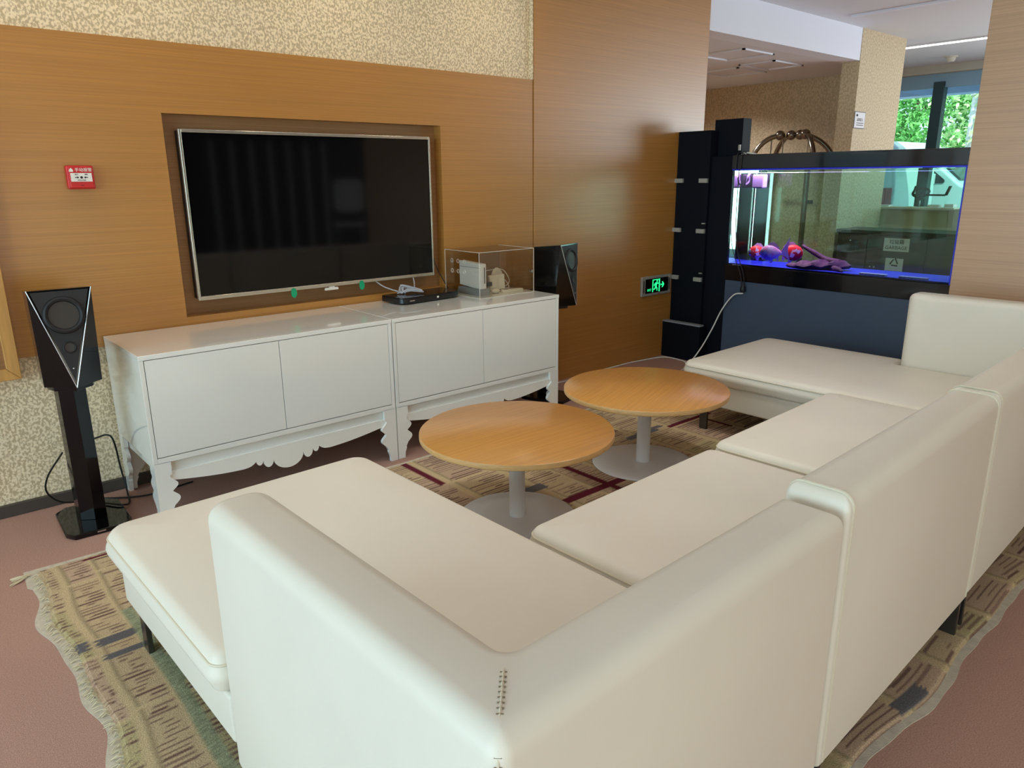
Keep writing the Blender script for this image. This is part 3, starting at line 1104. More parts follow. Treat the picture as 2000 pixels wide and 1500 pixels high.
mo = thing('oval_remote', 'small cream oval remote beside the console', 'remote', (2.845, 3.45, SH), .4)
obj('body', MB().ball((0, 0, .014), .03, 20, 10, (1.2, .8, .48)), 'plug_white', mo)
obj('cable', MB().tube(bez([(.03, 0, .012), (.07, .01, .004), (.10, -.03, .004), (.05, -.06, .004)], 10), .0025, 6), 'cable_white', mo)
pg = thing('black_plug', 'black plug stuck beside the cream socket adapter', 'plug', (2.862, 3.53, SH), 0)
obj('body', MB().box(-.03, .014, -.014, .014, .034, .058), 'black_matte', pg, bevel=.004)
obj('pin', MB().box(-.004, .018, -.006, .006, .043, .049), 'black_matte', pg)
obj('cable', MB().tube(bez([(-.03, 0, .046), (-.052, .01, .03), (-.06, .03, .004)], 8), .0032, 6), 'cable_black', pg)

# ------------------------------------------------------------------ wall things
al = thing('fire_alarm_call_point', 'red fire alarm call point with white panel on the veneer wall', 'fire alarm', (.749, W, 1.437))
obj('housing', MB().box(.697, .801, W - .034, W, 1.389, 1.486), 'sign_red', al, bevel=.006, world=True)
obj('cover', MB().box(.703, .795, W - .041, W - .033, 1.393, 1.482), 'sign_red', al, bevel=.004, world=True)
obj('break_panel', MB().box(.709, .789, W - .0435, W - .040, 1.420, 1.455), 'sign_white', al, world=True)
ya = W - .0445
M0 = Matrix.Translation((.757, ya + .001, 1.466)) @ FACE_NY
put_text('lettering', '手动报警', .0165, 'sign_white', al, Matrix.Translation((-.749, -W, -1.437)) @ Matrix.Translation((.760, W - .0415, 1.467)) @ FACE_NY)
ic = MB().prism([(.706, 1.460), (.721, 1.460), (.721, 1.468), (.7135, 1.476), (.706, 1.468)], W - .0425, W - .0405, 'y')
obj('house_symbol', ic, 'sign_white', al, world=True)
obj('button_dot', MB().prism([(.749 + .005 * math.cos(a), 1.437 + .005 * math.sin(a)) for a in [2 * PI * k / 20 for k in range(20)]], ya, ya + .002, 'y'), 'ink', al, world=True)
for s in (-1, 1):
    x = .749 + s * .0165
    ar = [(x - s * -.008, 1.4385), (x - s * -.008, 1.4355), (x - s * .0005, 1.4355), (x - s * .0005, 1.4325), (x - s * .007, 1.437), (x - s * .0005, 1.4415), (x - s * .0005, 1.4385)]
    obj('arrow', MB().prism(ar, ya, ya + .002, 'y'), 'ink', al, world=True)
for txt, x, z in (('按下', .731, 1.449), ('报警', .768, 1.449), ('PRESS HERE', .749, 1.4255)):
    put_text('lettering', txt, .0062, 'ink', al, Matrix.Translation((-.749, -W, -1.437)) @ Matrix.Translation((x, W - .0440, z)) @ FACE_NY, .0003)
obj('key_slot', MB().box(.744, .754, W - .0418, W - .0405, 1.4035, 1.4055), 'ink', al, world=True)

PY = W - .006
ex = thing('exit_sign', 'green running man exit sign with arrow on the lower veneer panel', 'exit sign', (4.687, PY, .593))
ex0, ex1, ez0, ez1 = 4.508, 4.866, .514, .668
obj('frame', MB().box(ex0, ex1, PY - .020, PY, ez0, ez1), 'exit_frame', ex, bevel=.005, world=True)
for x in (ex0 + .016, ex1 - .026):
    obj('groove', MB().box(x, x + .010, PY - .0212, PY - .019, ez0 + .03, ez1 - .03), 'ink', ex, world=True)
fx0, fx1, fz0, fz1 = ex0 + .04, ex1 - .035, ez0 + .022, ez1 - .02
obj('face', MB().prism(rounded([(fx0, fz0), (fx1, fz0), (fx1, fz1), (fx0, fz1)], .006, 4), PY - .022, PY - .018, 'y'), 'exit_face', ex, world=True)
yg = PY - .0235
def strip2(a, b_, t0, t1):
    a = Vector(a)
    b_ = Vector(b_)
    d = (b_ - a).normalized()
    nn = Vector((-d.y, d.x))
    return [tuple(a + nn * t0), tuple(a - nn * t0), tuple(b_ - nn * t1), tuple(b_ + nn * t1)]


cx = 4.677
dr = MB()
dr.prism([(cx - .046, .542), (cx - .036, .542), (cx - .036, .640), (cx - .046, .640)], yg, yg + .002, 'y')
dr.prism([(cx + .034, .540), (cx + .046, .540), (cx + .046, .642), (cx + .034, .642)], yg, yg + .002, 'y')
dr.prism([(cx - .036, .634), (cx + .034, .634), (cx + .034, .640), (cx - .036, .640)], yg, yg + .002, 'y')
obj('door_symbol', dr, 'exit_green', ex, world=True)
rmn = MB()
rmn.prism([(cx + .012 + .008 * math.cos(a), .625 + .008 * math.sin(a)) for a in [2 * PI * k / 16 for k in range(16)]], yg, yg + .002, 'y')
for a_, b_, t0, t1 in (((cx + .006, .614), (cx - .006, .582), .010, .008), ((cx + .004, .612), (cx + .030, .604), .005, .004), ((cx + .000, .612), (cx - .022, .600), .005, .004), ((cx - .022, .601), (cx - .024, .588), .004, .003), ((cx - .004, .584), (cx + .012, .568), .007, .005), ((cx + .012, .570), (cx + .012, .548), .005, .004), ((cx - .006, .584), (cx - .012, .566), .007, .005), ((cx - .012, .567), (cx - .030, .560), .005, .004)):
    rmn.prism(strip2(a_, b_, t0, t1), yg, yg + .002, 'y')
obj('running_man', rmn, 'exit_green', ex, world=True)
arw = MB().prism([(cx + .055, .598), (cx + .082, .598), (cx + .070, .616), (cx + .083, .616), (cx + .102, .593), (cx + .083, .570), (cx + .070, .570), (cx + .082, .588), (cx + .055, .588)], yg, yg + .002, 'y')
obj('arrow', arw, 'exit_green', ex, world=True)
put_text('lettering', 'EXIT', .026, 'exit_green', ex, Matrix.Translation((-4.687, -PY, -.593)) @ Matrix.Translation((cx - .083, yg + .001, .560)) @ FACE_NY, .0005, .9)
obj('status_light', MB().box(cx + .03, cx + .055, PY - .0215, PY - .019, ez0 + .006, ez0 + .012), 'lamp_red', ex, world=True)

pf = thing('picture_frame', 'light wooden frame hanging at the left edge of the wall', 'picture frame', (.0, 3.64, .62))
fx1, fz0_, fz1_ = .402, .617, 1.75
yy0, yy1 = 3.648, 3.700
fr_ = MB()
fr_.prism([(fx1, fz0_), (fx1, fz1_), (fx1 - .048, fz1_ - .048), (fx1 - .048, fz0_ + .048)], yy0, yy1, 'y')
obj('frame_side', fr_, 'frame_wood', pf, bevel=.003, world=True)
obj('frame_side', MB().prism([(-.6, fz0_), (-.552, fz0_ + .048), (-.552, fz1_ - .048), (-.6, fz1_)], yy0, yy1, 'y'), 'frame_wood', pf, bevel=.003, world=True)
obj('frame_rail', MB().prism([(-.6, fz0_), (fx1, fz0_), (fx1 - .048, fz0_ + .048), (-.552, fz0_ + .048)], yy0, yy1, 'y'), 'frame_wood', pf, bevel=.003, world=True)
obj('frame_rail', MB().prism([(-.6, fz1_), (-.552, fz1_ - .048), (fx1 - .048, fz1_ - .048), (fx1, fz1_)], yy0, yy1, 'y'), 'frame_wood', pf, bevel=.003, world=True)
obj('panel', MB().box(-.552, fx1 - .048, yy0 + .02, yy1 - .01, fz0_ + .048, fz1_ - .048), 'veneer_niche', pf, world=True)

# ------------------------------------------------------------------ black tower beside the aquarium
tw = thing('display_tower', 'tall black cabinet tower with pale clips between veneer panel and aquarium', 'cabinet', (5.0, 3.5, 0))
obj('body', MB().box(4.90, 5.22, 3.40, 3.695, .0, 1.748), 'tower_black', tw, bevel=.003, world=True)
obj('upper_board', MB().box(5.0, 5.11, 3.20, 3.44, .0, 1.825), 'tower_black', tw, bevel=.003, world=True)
obj('infill', MB().box(4.93, 5.005, 3.215, 3.40, .0, 1.56), 'tower_black', tw, bevel=.002, world=True)
obj('step_box', MB().box(4.808, 4.90, 3.335, 3.695, 0, .285), 'tower_black', tw, bevel=.002, world=True)
obj('step_edge', MB().box(4.806, 4.86, 3.335, 3.695, .285, .297), 'console_grey', tw, bevel=.001, world=True)
for z in (1.387, 1.012, .640):
    for y in (3.662, 3.438):
        obj('clip', MB().box(4.878, 4.901, y - .036, y + .036, z - .016, z + .016), 'clip', tw, bevel=.002, world=True)
for z in (1.07, .69):
    obj('latch', MB().box(4.885, 4.901, 3.405, 3.43, z - .004, z + .004), 'clip', tw, world=True)
obj('wall_switch', MB().box(4.99, 5.0, 3.205, 3.222, 1.60, 1.64), 'clip', tw, world=True)

# ------------------------------------------------------------------ aquarium
AX0, AX1, AY0, AY1 = 4.90, 5.40, 1.632, 3.20
GZ0, GZ1 = .775, 1.468
aq = thing('aquarium', 'large aquarium with black hood on a slate grey stand', 'aquarium', ((AX0 + AX1) / 2, (AY0 + AY1) / 2, 0))
obj('stand', MB().box(AX0 + .006, AX1, AY0, AY1, 0, .660), 'tank_slate', aq, bevel=.003, world=True)
obj('lower_band', MB().box(AX0, AX1 + .006, AY0 - .002, AY1 + .006, .660, GZ0), 'tank_black', aq, bevel=.003, world=True)
hd = MB().box(AX0, AX0 + .02, AY0 - .002, AY1 + .006, GZ1, 1.565).box(AX1 - .014, AX1 + .006, AY0 - .002, AY1 + .006, GZ1, 1.565)
hd.box(AX0 + .02, AX1 - .014, AY0 - .002, AY0 + .018, GZ1, 1.565).box(AX0 + .02, AX1 - .014, AY1 - .014, AY1 + .006, GZ1, 1.565).box(AX0 + .02, AX1 - .014, AY0 + .018, AY1 - .014, 1.55, 1.565)
obj('hood', hd, 'tank_black', aq, bevel=.003, world=True)
g = .006
for nm, q in (('front_glass', (AX0 + .004, AX0 + .004 + g, AY0 + .004, AY1 - .004, GZ0, GZ1)), ('back_glass', (AX1 - .004 - g, AX1 - .004, AY0 + .004, AY1 - .004, GZ0, GZ1)), ('side_glass', (AX0 + .012, AX1 - .012, AY1 - .004 - g, AY1 - .004, GZ0, GZ1)), ('side_glass', (AX0 + .012, AX1 - .012, AY0 + .004, AY0 + .004 + g, GZ0, GZ1))):
    obj(nm, MB().box(*q), 'tank_glass', aq, world=True)
obj('water', MB().box(AX0 + .0145, AX1 - .0145, AY0 + .0145, AY1 - .0145, GZ0 + .006, GZ1 - .012), 'water', aq, world=True)
obj('tank_floor', MB().box(AX0 + .018, AX1 - .018, AY0 + .018, AY1 - .018, GZ0 + .0065, GZ0 + .012), 'tank_blue', aq, world=True)
rim = MB()
for x, y in ((AX0 + .012, AY0 + .012), (AX1 - .012, AY0 + .012), (AX1 - .012, AY1 - .012)):
    rim.box(x - .007, x + .007, y - .007, y + .007, GZ0, GZ1)
obj('silicone_edge', rim, 'tank_rim', aq, world=True)
obj('top_strip', MB().box(AX0 + .0005, AX0 + .010, AY0, AY1, GZ1 - .010, GZ1), 'tank_rim', aq, world=True)
obj('light_bar', MB().box(5.02, 5.28, AY0 + .10, AY1 - .10, 1.49, 1.515), 'black_matte', aq, bevel=.004, world=True)
pu = obj('pump', MB().box(5.10, 5.19, 3.03, 3.12, 1.33, 1.43), 'pump', aq, bevel=.012, seg=3, world=True)
obj('pump_hose', MB().tube(bez([(5.10, 3.14, 1.44), (5.06, 3.15, 1.40), (5.07, 3.16, 1.36), (5.11, 3.15, 1.38), (5.10, 3.15, 1.43)], 10), .007, 7), 'pump', pu, world=False)
for o_ in aq.children:
    if o_.name.startswith('pump_hose'):
        pass
obj('filter_column', MB().box(5.30, 5.37, 3.06, 3.17, GZ0 + .013, 1.44), 'tank_black', aq, bevel=.004, world=True)
# the aquarium lamp shines inside the water
for y, e_, c_ in ((2.0, 3.0, (.30, .34, 1.0)), (2.5, 3.4, (.72, .42, 1.0)), (2.95, 13.0, (1.0, .72, .92))):
    add_light('aquarium_lamp', 'AREA', (5.15, y, 1.44), (0, 0, 0), e_, c_, .18, .42)


def fish(name, label, loc, rz, L, mat, tail=1.0):
    t = thing(name, label, 'fish', loc, rz, 'fish in the aquarium')
    prof = [(0, -.5), (.14, -.46), (.27, -.36), (.36, -.18), (.36, .02), (.27, .22), (.14, .38), (.06, .47), (0, .5)]
    # body along +x (head at +x): lathe about x
    m = MB().lathe([(r * L * .92, z * L) for r, z in prof], 0, 0, 0, 20, True)
    m.shift(lambda p: (-p[2], p[0] * .55, p[1] * 1.0))
    obj('body', m, mat, t)

    def finmesh(pts, y, th=.0035):
        return MB().prism([(p[0] * L, p[1] * L) for p in pts], y - th / 2, y + th / 2, 'y')
    tl = [(-.42, .05), (-.62, .22 * tail), (-.80, .46 * tail), (-.74, .12), (-.86, -.18 * tail), (-.66, -.14), (-.42, -.06)]
    obj('tail_fin', finmesh(tl, 0), 'fin', t)
    obj('dorsal_fin', finmesh([(.22, .28), (.05, .46), (-.18, .44), (-.36, .24), (-.3, .12), (0, .26)], 0), 'fin', t)
    obj('belly_fin', finmesh([(.1, -.28), (-.02, -.46), (-.12, -.40), (-.10, -.26)], 0), 'fin', t)
    obj('belly_fin', finmesh([(-.2, -.2), (-.34, -.38), (-.38, -.22), (-.32, -.12)], 0), 'fin', t)
    for s in (-1, 1):
        obj('side_fin', finmesh([(.16, -.05), (-.02, .02), (-.06, -.16), (.08, -.18)], s * .205 * L), 'fin', t)
        obj('eye', MB().ball((.36 * L, s * .10 * L, .06 * L), .035 * L, 10, 6), 'ink', t)
    return t


fish('cichlid_fish', 'red and white fish furthest left in the aquarium', (5.12, 3.04, .868), 2.3, .145, 'fish_red')
fish('cichlid_fish', 'pale pink fish with tall tail fin in the aquarium', (5.05, 2.90, .875), 2.0, .165, 'fish_white', 1.6)
fish('cichlid_fish', 'red and white fish beside the driftwood in the aquarium', (5.18, 2.79, .876), -1.2, .175, 'fish_red')
dwt = thing('driftwood', 'driftwood tinted purple as if lit, lying on the aquarium floor', 'driftwood', (5.06, 2.5, GZ0 + .012))
dm = MB().tube(bez([(5.05, 2.75, .800), (5.04, 2.62, .812), (5.06, 2.50, .822), (5.08, 2.38, .828), (5.09, 2.33, .84)], 6), [.010, .016, .022, .026, .029, .032, .034, .036, .037, .038, .038, .038, .037, .036, .035, .034, .033, .032, .031, .030, .028, .026, .022, .018, .012], 12)
dm.shift(lambda p: (5.06 + (p[0] - 5.06) * 2.4, p[1] + .008 * math.sin(p[0] * 90), .788 + max(0, (p[2] - .788)) * (.8 + .2 * math.sin(p[1] * 60 + p[0] * 40))))
obj('trunk', dm, 'driftwood', dwt, world=True)
obj('branch', MB().tube(bez([(5.10, 2.40, .835), (5.12, 2.50, .85), (5.14, 2.60, .89), (5.15, 2.68, .925), (5.16, 2.70, .94)], 6), [.026, .026, .025, .024, .023, .022, .021, .02, .019, .018, .018, .018, .018, .017, .016, .015, .014, .013, .012, .011, .01, .009, .008, .007, .006], 10), 'driftwood', dwt, world=True)
obj('root', MB().tube(bez([(5.03, 2.42, .80), (4.99, 2.36, .80), (4.96, 2.33, .793)], 5), [.024, .023, .022, .021, .02, .018, .016, .014, .012, .010, .008], 10), 'driftwood', dwt, world=True)
for y in (1.87, 2.12):  # pale slabs standing in for window reflections on the tank floor
    tag(obj('reflection_slab', MB().prism(rounded([(4.93, y - .085), (4.985, y - .085), (4.985, y + .085), (4.93, y + .085)], .006, 3), GZ0 + .012, GZ0 + .024), 'reflection_pale', bevel=.002), 'pale slab painted as a reflection on the aquarium floor ' + ('near the wooden partition' if y < 2 else 'nearer the driftwood'), 'reflection', 'painted reflections on the aquarium floor')

# cords of the aquarium
for k, (y0, y1) in enumerate(((3.165, 3.045), (3.125, 3.02))):
    obj('cord', MB().tube(bez([(4.96, y0 - .02, 1.572), (4.893, y0, 1.565), (4.890, y0 + .012, 1.30), (4.892, y0 - .005, .95), (4.886, y1 + .02, .72), (4.884, y1, .63)], 10), .0028, 6), 'cable_black', aq, world=True, label='thin black cord down the front glass')
cj = thing('cord_joiner', 'round black cord plug on the aquarium stand', 'plug', (4.885, 3.03, .59))
obj('body', MB().lathe([(0, -.02), (.016, -.02), (.021, -.012), (.021, .012), (.012, .03), (0, .03)], 0, 0, .015, 18), 'black_matte', cj)
obj('collar', MB().lathe([(.011, .04), (.009, .07), (0, .07)], 0, 0, 0, 14), 'black_matte', cj)
tag(obj('extension_cord', MB().tube(bez([(4.886, 3.025, .576), (4.875, 3.10, .555), (4.86, 3.18, .44), (4.84, 3.245, .28), (4.80, 3.31, .12), (4.73, 3.36, .01), (4.76, 3.45, .006), (4.745, 3.62, .006), (4.46, 3.678, .006), (4.2, 3.68, .006), (3.95, 3.672, .006), (3.66, 3.64, .006), (3.45, 3.66, .006)], 12), .0052, 8), 'cable_white'), 'white cord from the aquarium plug running along the floor to the sideboards', 'cord')
tag(obj('floor_cord', MB().tube(bez([(4.73, 3.35, .006), (4.62, 3.31, .006), (4.50, 3.26, .006), (4.35, 3.24, .006)], 10), .005, 8), 'cable_white'), 'short white cord on the floor at the chaise end', 'cord')
wc = MB()
for k in range(5):
    wc.tube(bez([(4.95 + .01 * k, 3.165 - .004 * k, 1.568), (4.96, 3.13 + .006 * k, 1.582), (4.955 - .006 * k, 3.085, 1.576), (4.96 + .01 * k, 3.07, 1.569)], 6), .0045, 6)
tag(obj('cord_coil', wc, 'cable_white'), 'coil of white cord on the corner of the aquarium hood', 'cord')

# ------------------------------------------------------------------ lobby
ca_ = thing('luggage_cart', 'bronze bird cage luggage cart behind the aquarium', 'luggage cart', (8.27, 4.62, 0))
hx, hy = .27, .44
ob = MB().prism(rounded([(-hx, -hy), (hx, -hy), (hx, hy), (-hx, hy)], .08, 6), .17, .23)
obj('deck', ob, 'cart_carpet', ca_)
obj('deck_rim', MB().tube([(p[0], p[1], .20) for p in rounded([(-hx, -hy), (hx, -hy), (hx, hy), (-hx, hy)], .08, 6)], .03, 10, closed=True), 'cart_metal', ca_)
for sx in (-1, 1):
    for sy in (-1, 1):
        x, y = sx * hx, sy * (hy - .02)
        pts = [(x, y, .2), (x, y, 1.0), (x, y, 1.35)]
        ex_, ey_ = sx * .035, sy * .155
        if sx > 0:
            ey_ = sy * .055
        for q in range(1, 13):
            a = PI / 2 * q / 12
            pts.append((ex_ + (x - ex_) * math.cos(a), ey_ + (y - ey_) * math.cos(a), 1.35 + .51 * math.sin(a)))
        ar = obj('arch', MB().tube(pts, .029, 10), 'cart_metal', ca_)
        obj('knob', MB().ball((ex_, ey_, 1.865), .056, 20, 12), 'cart_metal', ar)
        obj('caster', MB().lathe([(.0, -.02), (.085, -.02), (.085, .02), (0, .02)], 0, 0, 0, 20).shift(lambda p: (sx * .2 + p[2], sy * .36 + p[0], .086 + p[1])), 'tyre', ca_)
        obj('hanger_rod', MB().tube([(ex_ * 1.2, ey_ + sy * .1, 1.84), (ex_ * 1.2, ey_ + sy * .1, 1.60)], .008, 6), 'silver', ca_)
obj('hanging_rail', MB().tube([(0, -.44, 1.6), (0, .44, 1.6)], .014, 8), 'cart_metal', ca_)
obj('push_clamp', MB().box(-hx - .01, -hx + .03, -.50, -.42, 1.12, 1.16), 'leg_metal', ca_, bevel=.004)

gb = thing('garbage_cabinet', 'dark wooden garbage cabinet with white signs seen through the aquarium', 'cabinet', (7.8, 2.9, 0))
gx = 7.60
obj('body', MB().box(gx + .012, 8.05, 2.1, 3.60, 0, .86), 'dark_wood', gb, bevel=.003, world=True)
obj('top', MB().box(gx - .01, 8.06, 2.08, 3.615, .86, .895), 'dark_wood', gb, bevel=.003, world=True)
for y0, y1, z0, z1 in ((3.30, 3.585, .05, .85), (2.75, 3.285, .58, .85), (2.75, 3.285, .05, .57), (2.12, 2.735, .05, .85)):
    d_ = obj('door', MB().box(gx, gx + .014, y0, y1, z0, z1), 'dark_wood', gb, bevel=.002, world=True)
obj('knob', MB().ball((gx - .008, 3.46, .79), .012, 12, 8), 'silver', gb, world=True)
obj('knob', MB().ball((gx - .008, 3.20, .545), .010, 12, 8), 'silver', gb, world=True)
obj('knob', MB().ball((gx - .008, 3.24, .545), .010, 12, 8), 'silver', gb, world=True)
s1 = obj('sign_plate', MB().box(gx - .004, gx, 2.90, 3.135, .708, .832), 'paper', gb, world=True, label='white sign reading GARBAGE')
s2 = obj('sign_plate', MB().box(gx - .004, gx, 2.935, 3.10, .47, .642), 'paper', gb, world=True, label='white sign with recycling mark')
G0 = Matrix.Translation((-7.8, -2.9, 0))
put_text('lettering', '垃圾箱', .046, 'ink', gb, G0 @ Matrix.Translation((gx - .0045, 3.017, .795)) @ FACE_NX)
put_text('lettering', 'GARBAGE', .046, 'ink', gb, G0 @ Matrix.Translation((gx - .0045, 3.017, .741)) @ FACE_NX)
put_text('lettering', 'RECYCLE', .034, 'ink', gb, G0 @ Matrix.Translation((gx - .0045, 3.017, .51)) @ FACE_NX)
rc = MB()
for k in range(3):
    a0 = PI / 2 + k * 2 * PI / 3
    p0 = (3.017 - .034 * math.cos(a0 + .25), .600 + .034 * math.sin(a0 + .25))
    p1 = (3.017 - .034 * math.cos(a0 + 1.75), .600 + .034 * math.sin(a0 + 1.75))
    rc.prism(strip2(p0, p1, .006, .006), gx - .0055, gx - .0035, 'x')
    d_ = (Vector(p1) - Vector(p0)).normalized()
    nn = Vector((-d_.y, d_.x))
    e_ = Vector(p1)
    rc.prism([tuple(e_ + nn * .012), tuple(e_ - nn * .012), tuple(e_ + d_ * .015)], gx - .0055, gx - .0035, 'x')
obj('recycling_mark', rc, 'ink', gb, world=True)

cn = thing('reception_counter', 'cream reception counter behind the garbage cabinet', 'counter', (9.2, 3.3, 0))
obj('front_panel', MB().box(9.0, 9.05, 3.03, 4.05, 0, 1.045), 'cream_panel', cn, bevel=.003, world=True)
obj('ledge', MB().box(8.96, 9.20, 3.03, 4.05, 1.045, 1.07), 'cream_top', cn, bevel=.003, world=True)
obj('end_post', MB().box(8.97, 9.2, 2.94, 3.03, 0, 1.06), 'cream_top', cn, bevel=.003, world=True)
obj('desk', MB().box(9.0, 9.6, 1.9, 2.94, 0, .88), 'dark_wood', cn, bevel=.003, world=True)
obj('desk_top', MB().box(8.98, 9.62, 1.9, 2.94, .88, 1.02), 'cream_top', cn, bevel=.003, world=True)
obj('lower_rail', MB().box(8.985, 9.0, 3.03, 4.05, .80, .86), 'cream_top', cn, world=True)
dvc = thing('swivel_handwheel', 'black wheel shaped device with upright lever on the reception counter', 'device', (9.12, 3.45, 1.07))
obj('post', MB().tube([(0, 0, 0), (0, 0, .06), (0, 0, .11)], .014, 8), 'leg_metal', dvc)
obj('hub', MB().lathe([(.022, .07), (.05, .09), (.055, .125), (.02, .13), (0, .13)], 0, .0, 0, 18), 'black_matte', dvc)
obj('ring', MB().tube([(.03 + .05 * math.cos(a), .005 - .085 * math.cos(a) * 0 - .085 * math.sin(a), .152 + .045 * math.cos(a)) for a in [2 * PI * k / 28 for k in range(28)]], .012, 8, closed=True), 'black_matte', dvc)
obj('spoke', MB().tube([(0, 0, .12), (.03, -.02, .19)], .008, 6), 'black_matte', dvc)
obj('arm', MB().box(-.012, .012, -.26, .08, .118, .138), 'black_matte', dvc, bevel=.004)
obj('lever', MB().box(-.01, .01, -.03, .0, 0, .10).shift(lambda p: (p[0], p[1] - .25 - p[2] * .35, p[2] + .125)), 'black_matte', dvc, bevel=.004)
obj('lever', MB().box(-.01, .01, 0, .02, 0, .10).shift(lambda p: (p[0], p[1] + .065 - p[2] * .2, p[2] + .125)), 'black_matte', dvc, bevel=.004)
for q, (y, w_) in enumerate(((3.80, .10), (3.28, .12), (3.12, .09))):
    tag(obj('paper_stack', MB().prism(rounded([(9.06, y - w_ / 2), (9.17, y - w_ / 2), (9.17, y + w_ / 2), (9.06, y + w_ / 2)], .004, 2), 1.07, 1.085 + .01 * q, 'z'), 'paper'), 'small white paper stack on the reception counter, ' + ('left', 'middle', 'right')[q] + ' of three', 'paper', 'papers on the reception counter')

nt_ = thing('notice_sign', 'small white notice on the papered pillar', 'sign', (7.87, 3.70, 1.95))
obj('plate', MB().box(7.752, 7.985, 3.695, 3.70, 1.872, 2.035), 'paper_border', nt_, world=True)
obj('sheet', MB().box(7.760, 7.977, 3.6935, 3.6955, 1.880, 2.027), 'paper', nt_, world=True)
obj('symbol', MB().prism([(7.80 + .02 * math.cos(a), 1.998 + .012 * math.sin(a)) for a in [2 * PI * k / 14 for k in range(14)]], 3.692, 3.694, 'y'), 'ink', nt_, world=True)
put_text('lettering', '温馨提示', .034, 'paper_border', nt_, Matrix.Translation((-7.87, -3.7, -1.95)) @ Matrix.Translation((7.87, 3.693, 1.955)) @ FACE_NY)
for z in (1.925, 1.905):
    obj('text_line', MB().box(7.80, 7.95, 3.692, 3.694, z - .004, z + .004), 'paper_border', nt_, world=True)

sl = thing('strip_light', 'bright linear ceiling light in front of the lobby window', 'light', (9.25, 2.9, 2.79))
obj('housing', MB().box(9.20, 9.30, 0.8, 5.0, 2.786, 2.80), 'ceiling_white', sl, world=True)
obj('diffuser', MB().box(9.215, 9.285, .82, 4.98, 2.780, 2.787), 'strip_light', sl, world=True)
sd = thing('smoke_detector', 'round smoke detector on the lobby ceiling', 'smoke detector', (10.43, 3.857, 2.8))
obj('base', MB().lathe([(0, -.012), (.07, -.012), (.075, 0)], 0, 0, 0, 28), 'detector', sd)
obj('sensor', MB().lathe([(0, -.062), (.035, -.06), (.048, -.04), (.052, -.012)], 0, 0, 0, 28), 'detector', sd)
# unseen ceiling panels added as fill light for lounge and lobby
for k, (x, y) in enumerate(((.3, -1.6), (2.6, -1.6), (1.4, .9), (3.6, .9), (6.5, .5), (6.5, 2.3))):
    lt = thing('ceiling_fill', 'square ceiling light added as unseen fill, ' + ('first', 'second', 'third', 'fourth', 'fifth', 'sixth')[k] + ' along the lounge', 'light', (x, y, 2.79), 0, 'added ceiling fill lights')
    obj('frame', MB().box(-.31, .31, -.31, .31, .0, .01), 'ceiling_white', lt)
    obj('diffuser', MB().box(-.28, .28, -.28, .28, -.004, .001), 'panel_light', lt)
# wall washers above the television wall
for k, x in enumerate((-.1, 1.0, 2.0, 3.0)):
    dl = thing('downlight', 'small warm downlight above the television wall, ' + ('first', 'second', 'third', 'fourth')[k] + ' from the left', 'light', (x, 3.25, 2.785), 0, 'downlights above the television')
    obj('ring', MB().lathe([(.05, .0), (.055, .004), (.055, .015)], 0, 0, 0, 24), 'silver', dl)
    obj('bulb', MB().lathe([(0, .004), (.045, .004), (.045, .012)], 0, 0, 0, 24), 'panel_light', dl)
    sp = add_light('downlight_beam', 'SPOT', (x, 3.25, 2.775), (math.radians(10), 0, 0), (34, 17, 15, 13)[k], (1.0, .84, .6))
    sp.data.spot_size = math.radians(140)
    sp.data.spot_blend = 1.0
    sp.data.shadow_soft_size = .05

for k, (x, y) in enumerate(((-.2, 2.2), (1.2, 2.3), (2.4, 2.1), (3.05, 1.75))):  # unseen downlights added to brighten seat tops and the far arm
    dl = thing('downlight', 'small added neutral downlight above the cream sofa, ' + ('first', 'second', 'third', 'fourth', 'fifth')[k] + ' of the set', 'light', (x, y, 2.785), 0, 'added downlights above the sofa')
    obj('ring', MB().lathe([(.05, .0), (.055, .004), (.055, .015)], 0, 0, 0, 24), 'silver', dl)
    obj('bulb', MB().lathe([(0, .004), (.045, .004), (.045, .012)], 0, 0, 0, 24), 'panel_light', dl)
    sp = add_light('downlight_beam', 'SPOT', (x, y, 2.775), (0, 0, 0), (22, 32, 42, 62)[k], (1.0, .985, .95))
    sp.data.spot_size = math.radians((100, 100, 130, 140)[k])
    sp.data.spot_blend = 1.0
    sp.data.shadow_soft_size = .12
for k, (x, y) in enumerate(((6.2, 5.0), (7.6, 5.5))):  # spots added to brighten the papered far wall
    dl = thing('downlight', 'small added downlight in the lower lobby ceiling, ' + ('nearer', 'further')[k] + ' one', 'light', (x, y, 2.492), 0, 'added downlights in the lower lobby ceiling')
    obj('ring', MB().lathe([(.05, .0), (.055, .004), (.055, .012)], 0, 0, 0, 24), 'silver', dl)
    obj('bulb', MB().lathe([(0, .004), (.045, .004), (.045, .010)], 0, 0, 0, 24), 'panel_light', dl)
    sp = add_light('downlight_beam', 'SPOT', (x, y, 2.48), (0, 0, 0), 95, (.94, .97, 1.0))
    sp.data.spot_size = math.radians(150)
    sp.data.spot_blend = .6
    sp.data.shadow_soft_size = .05

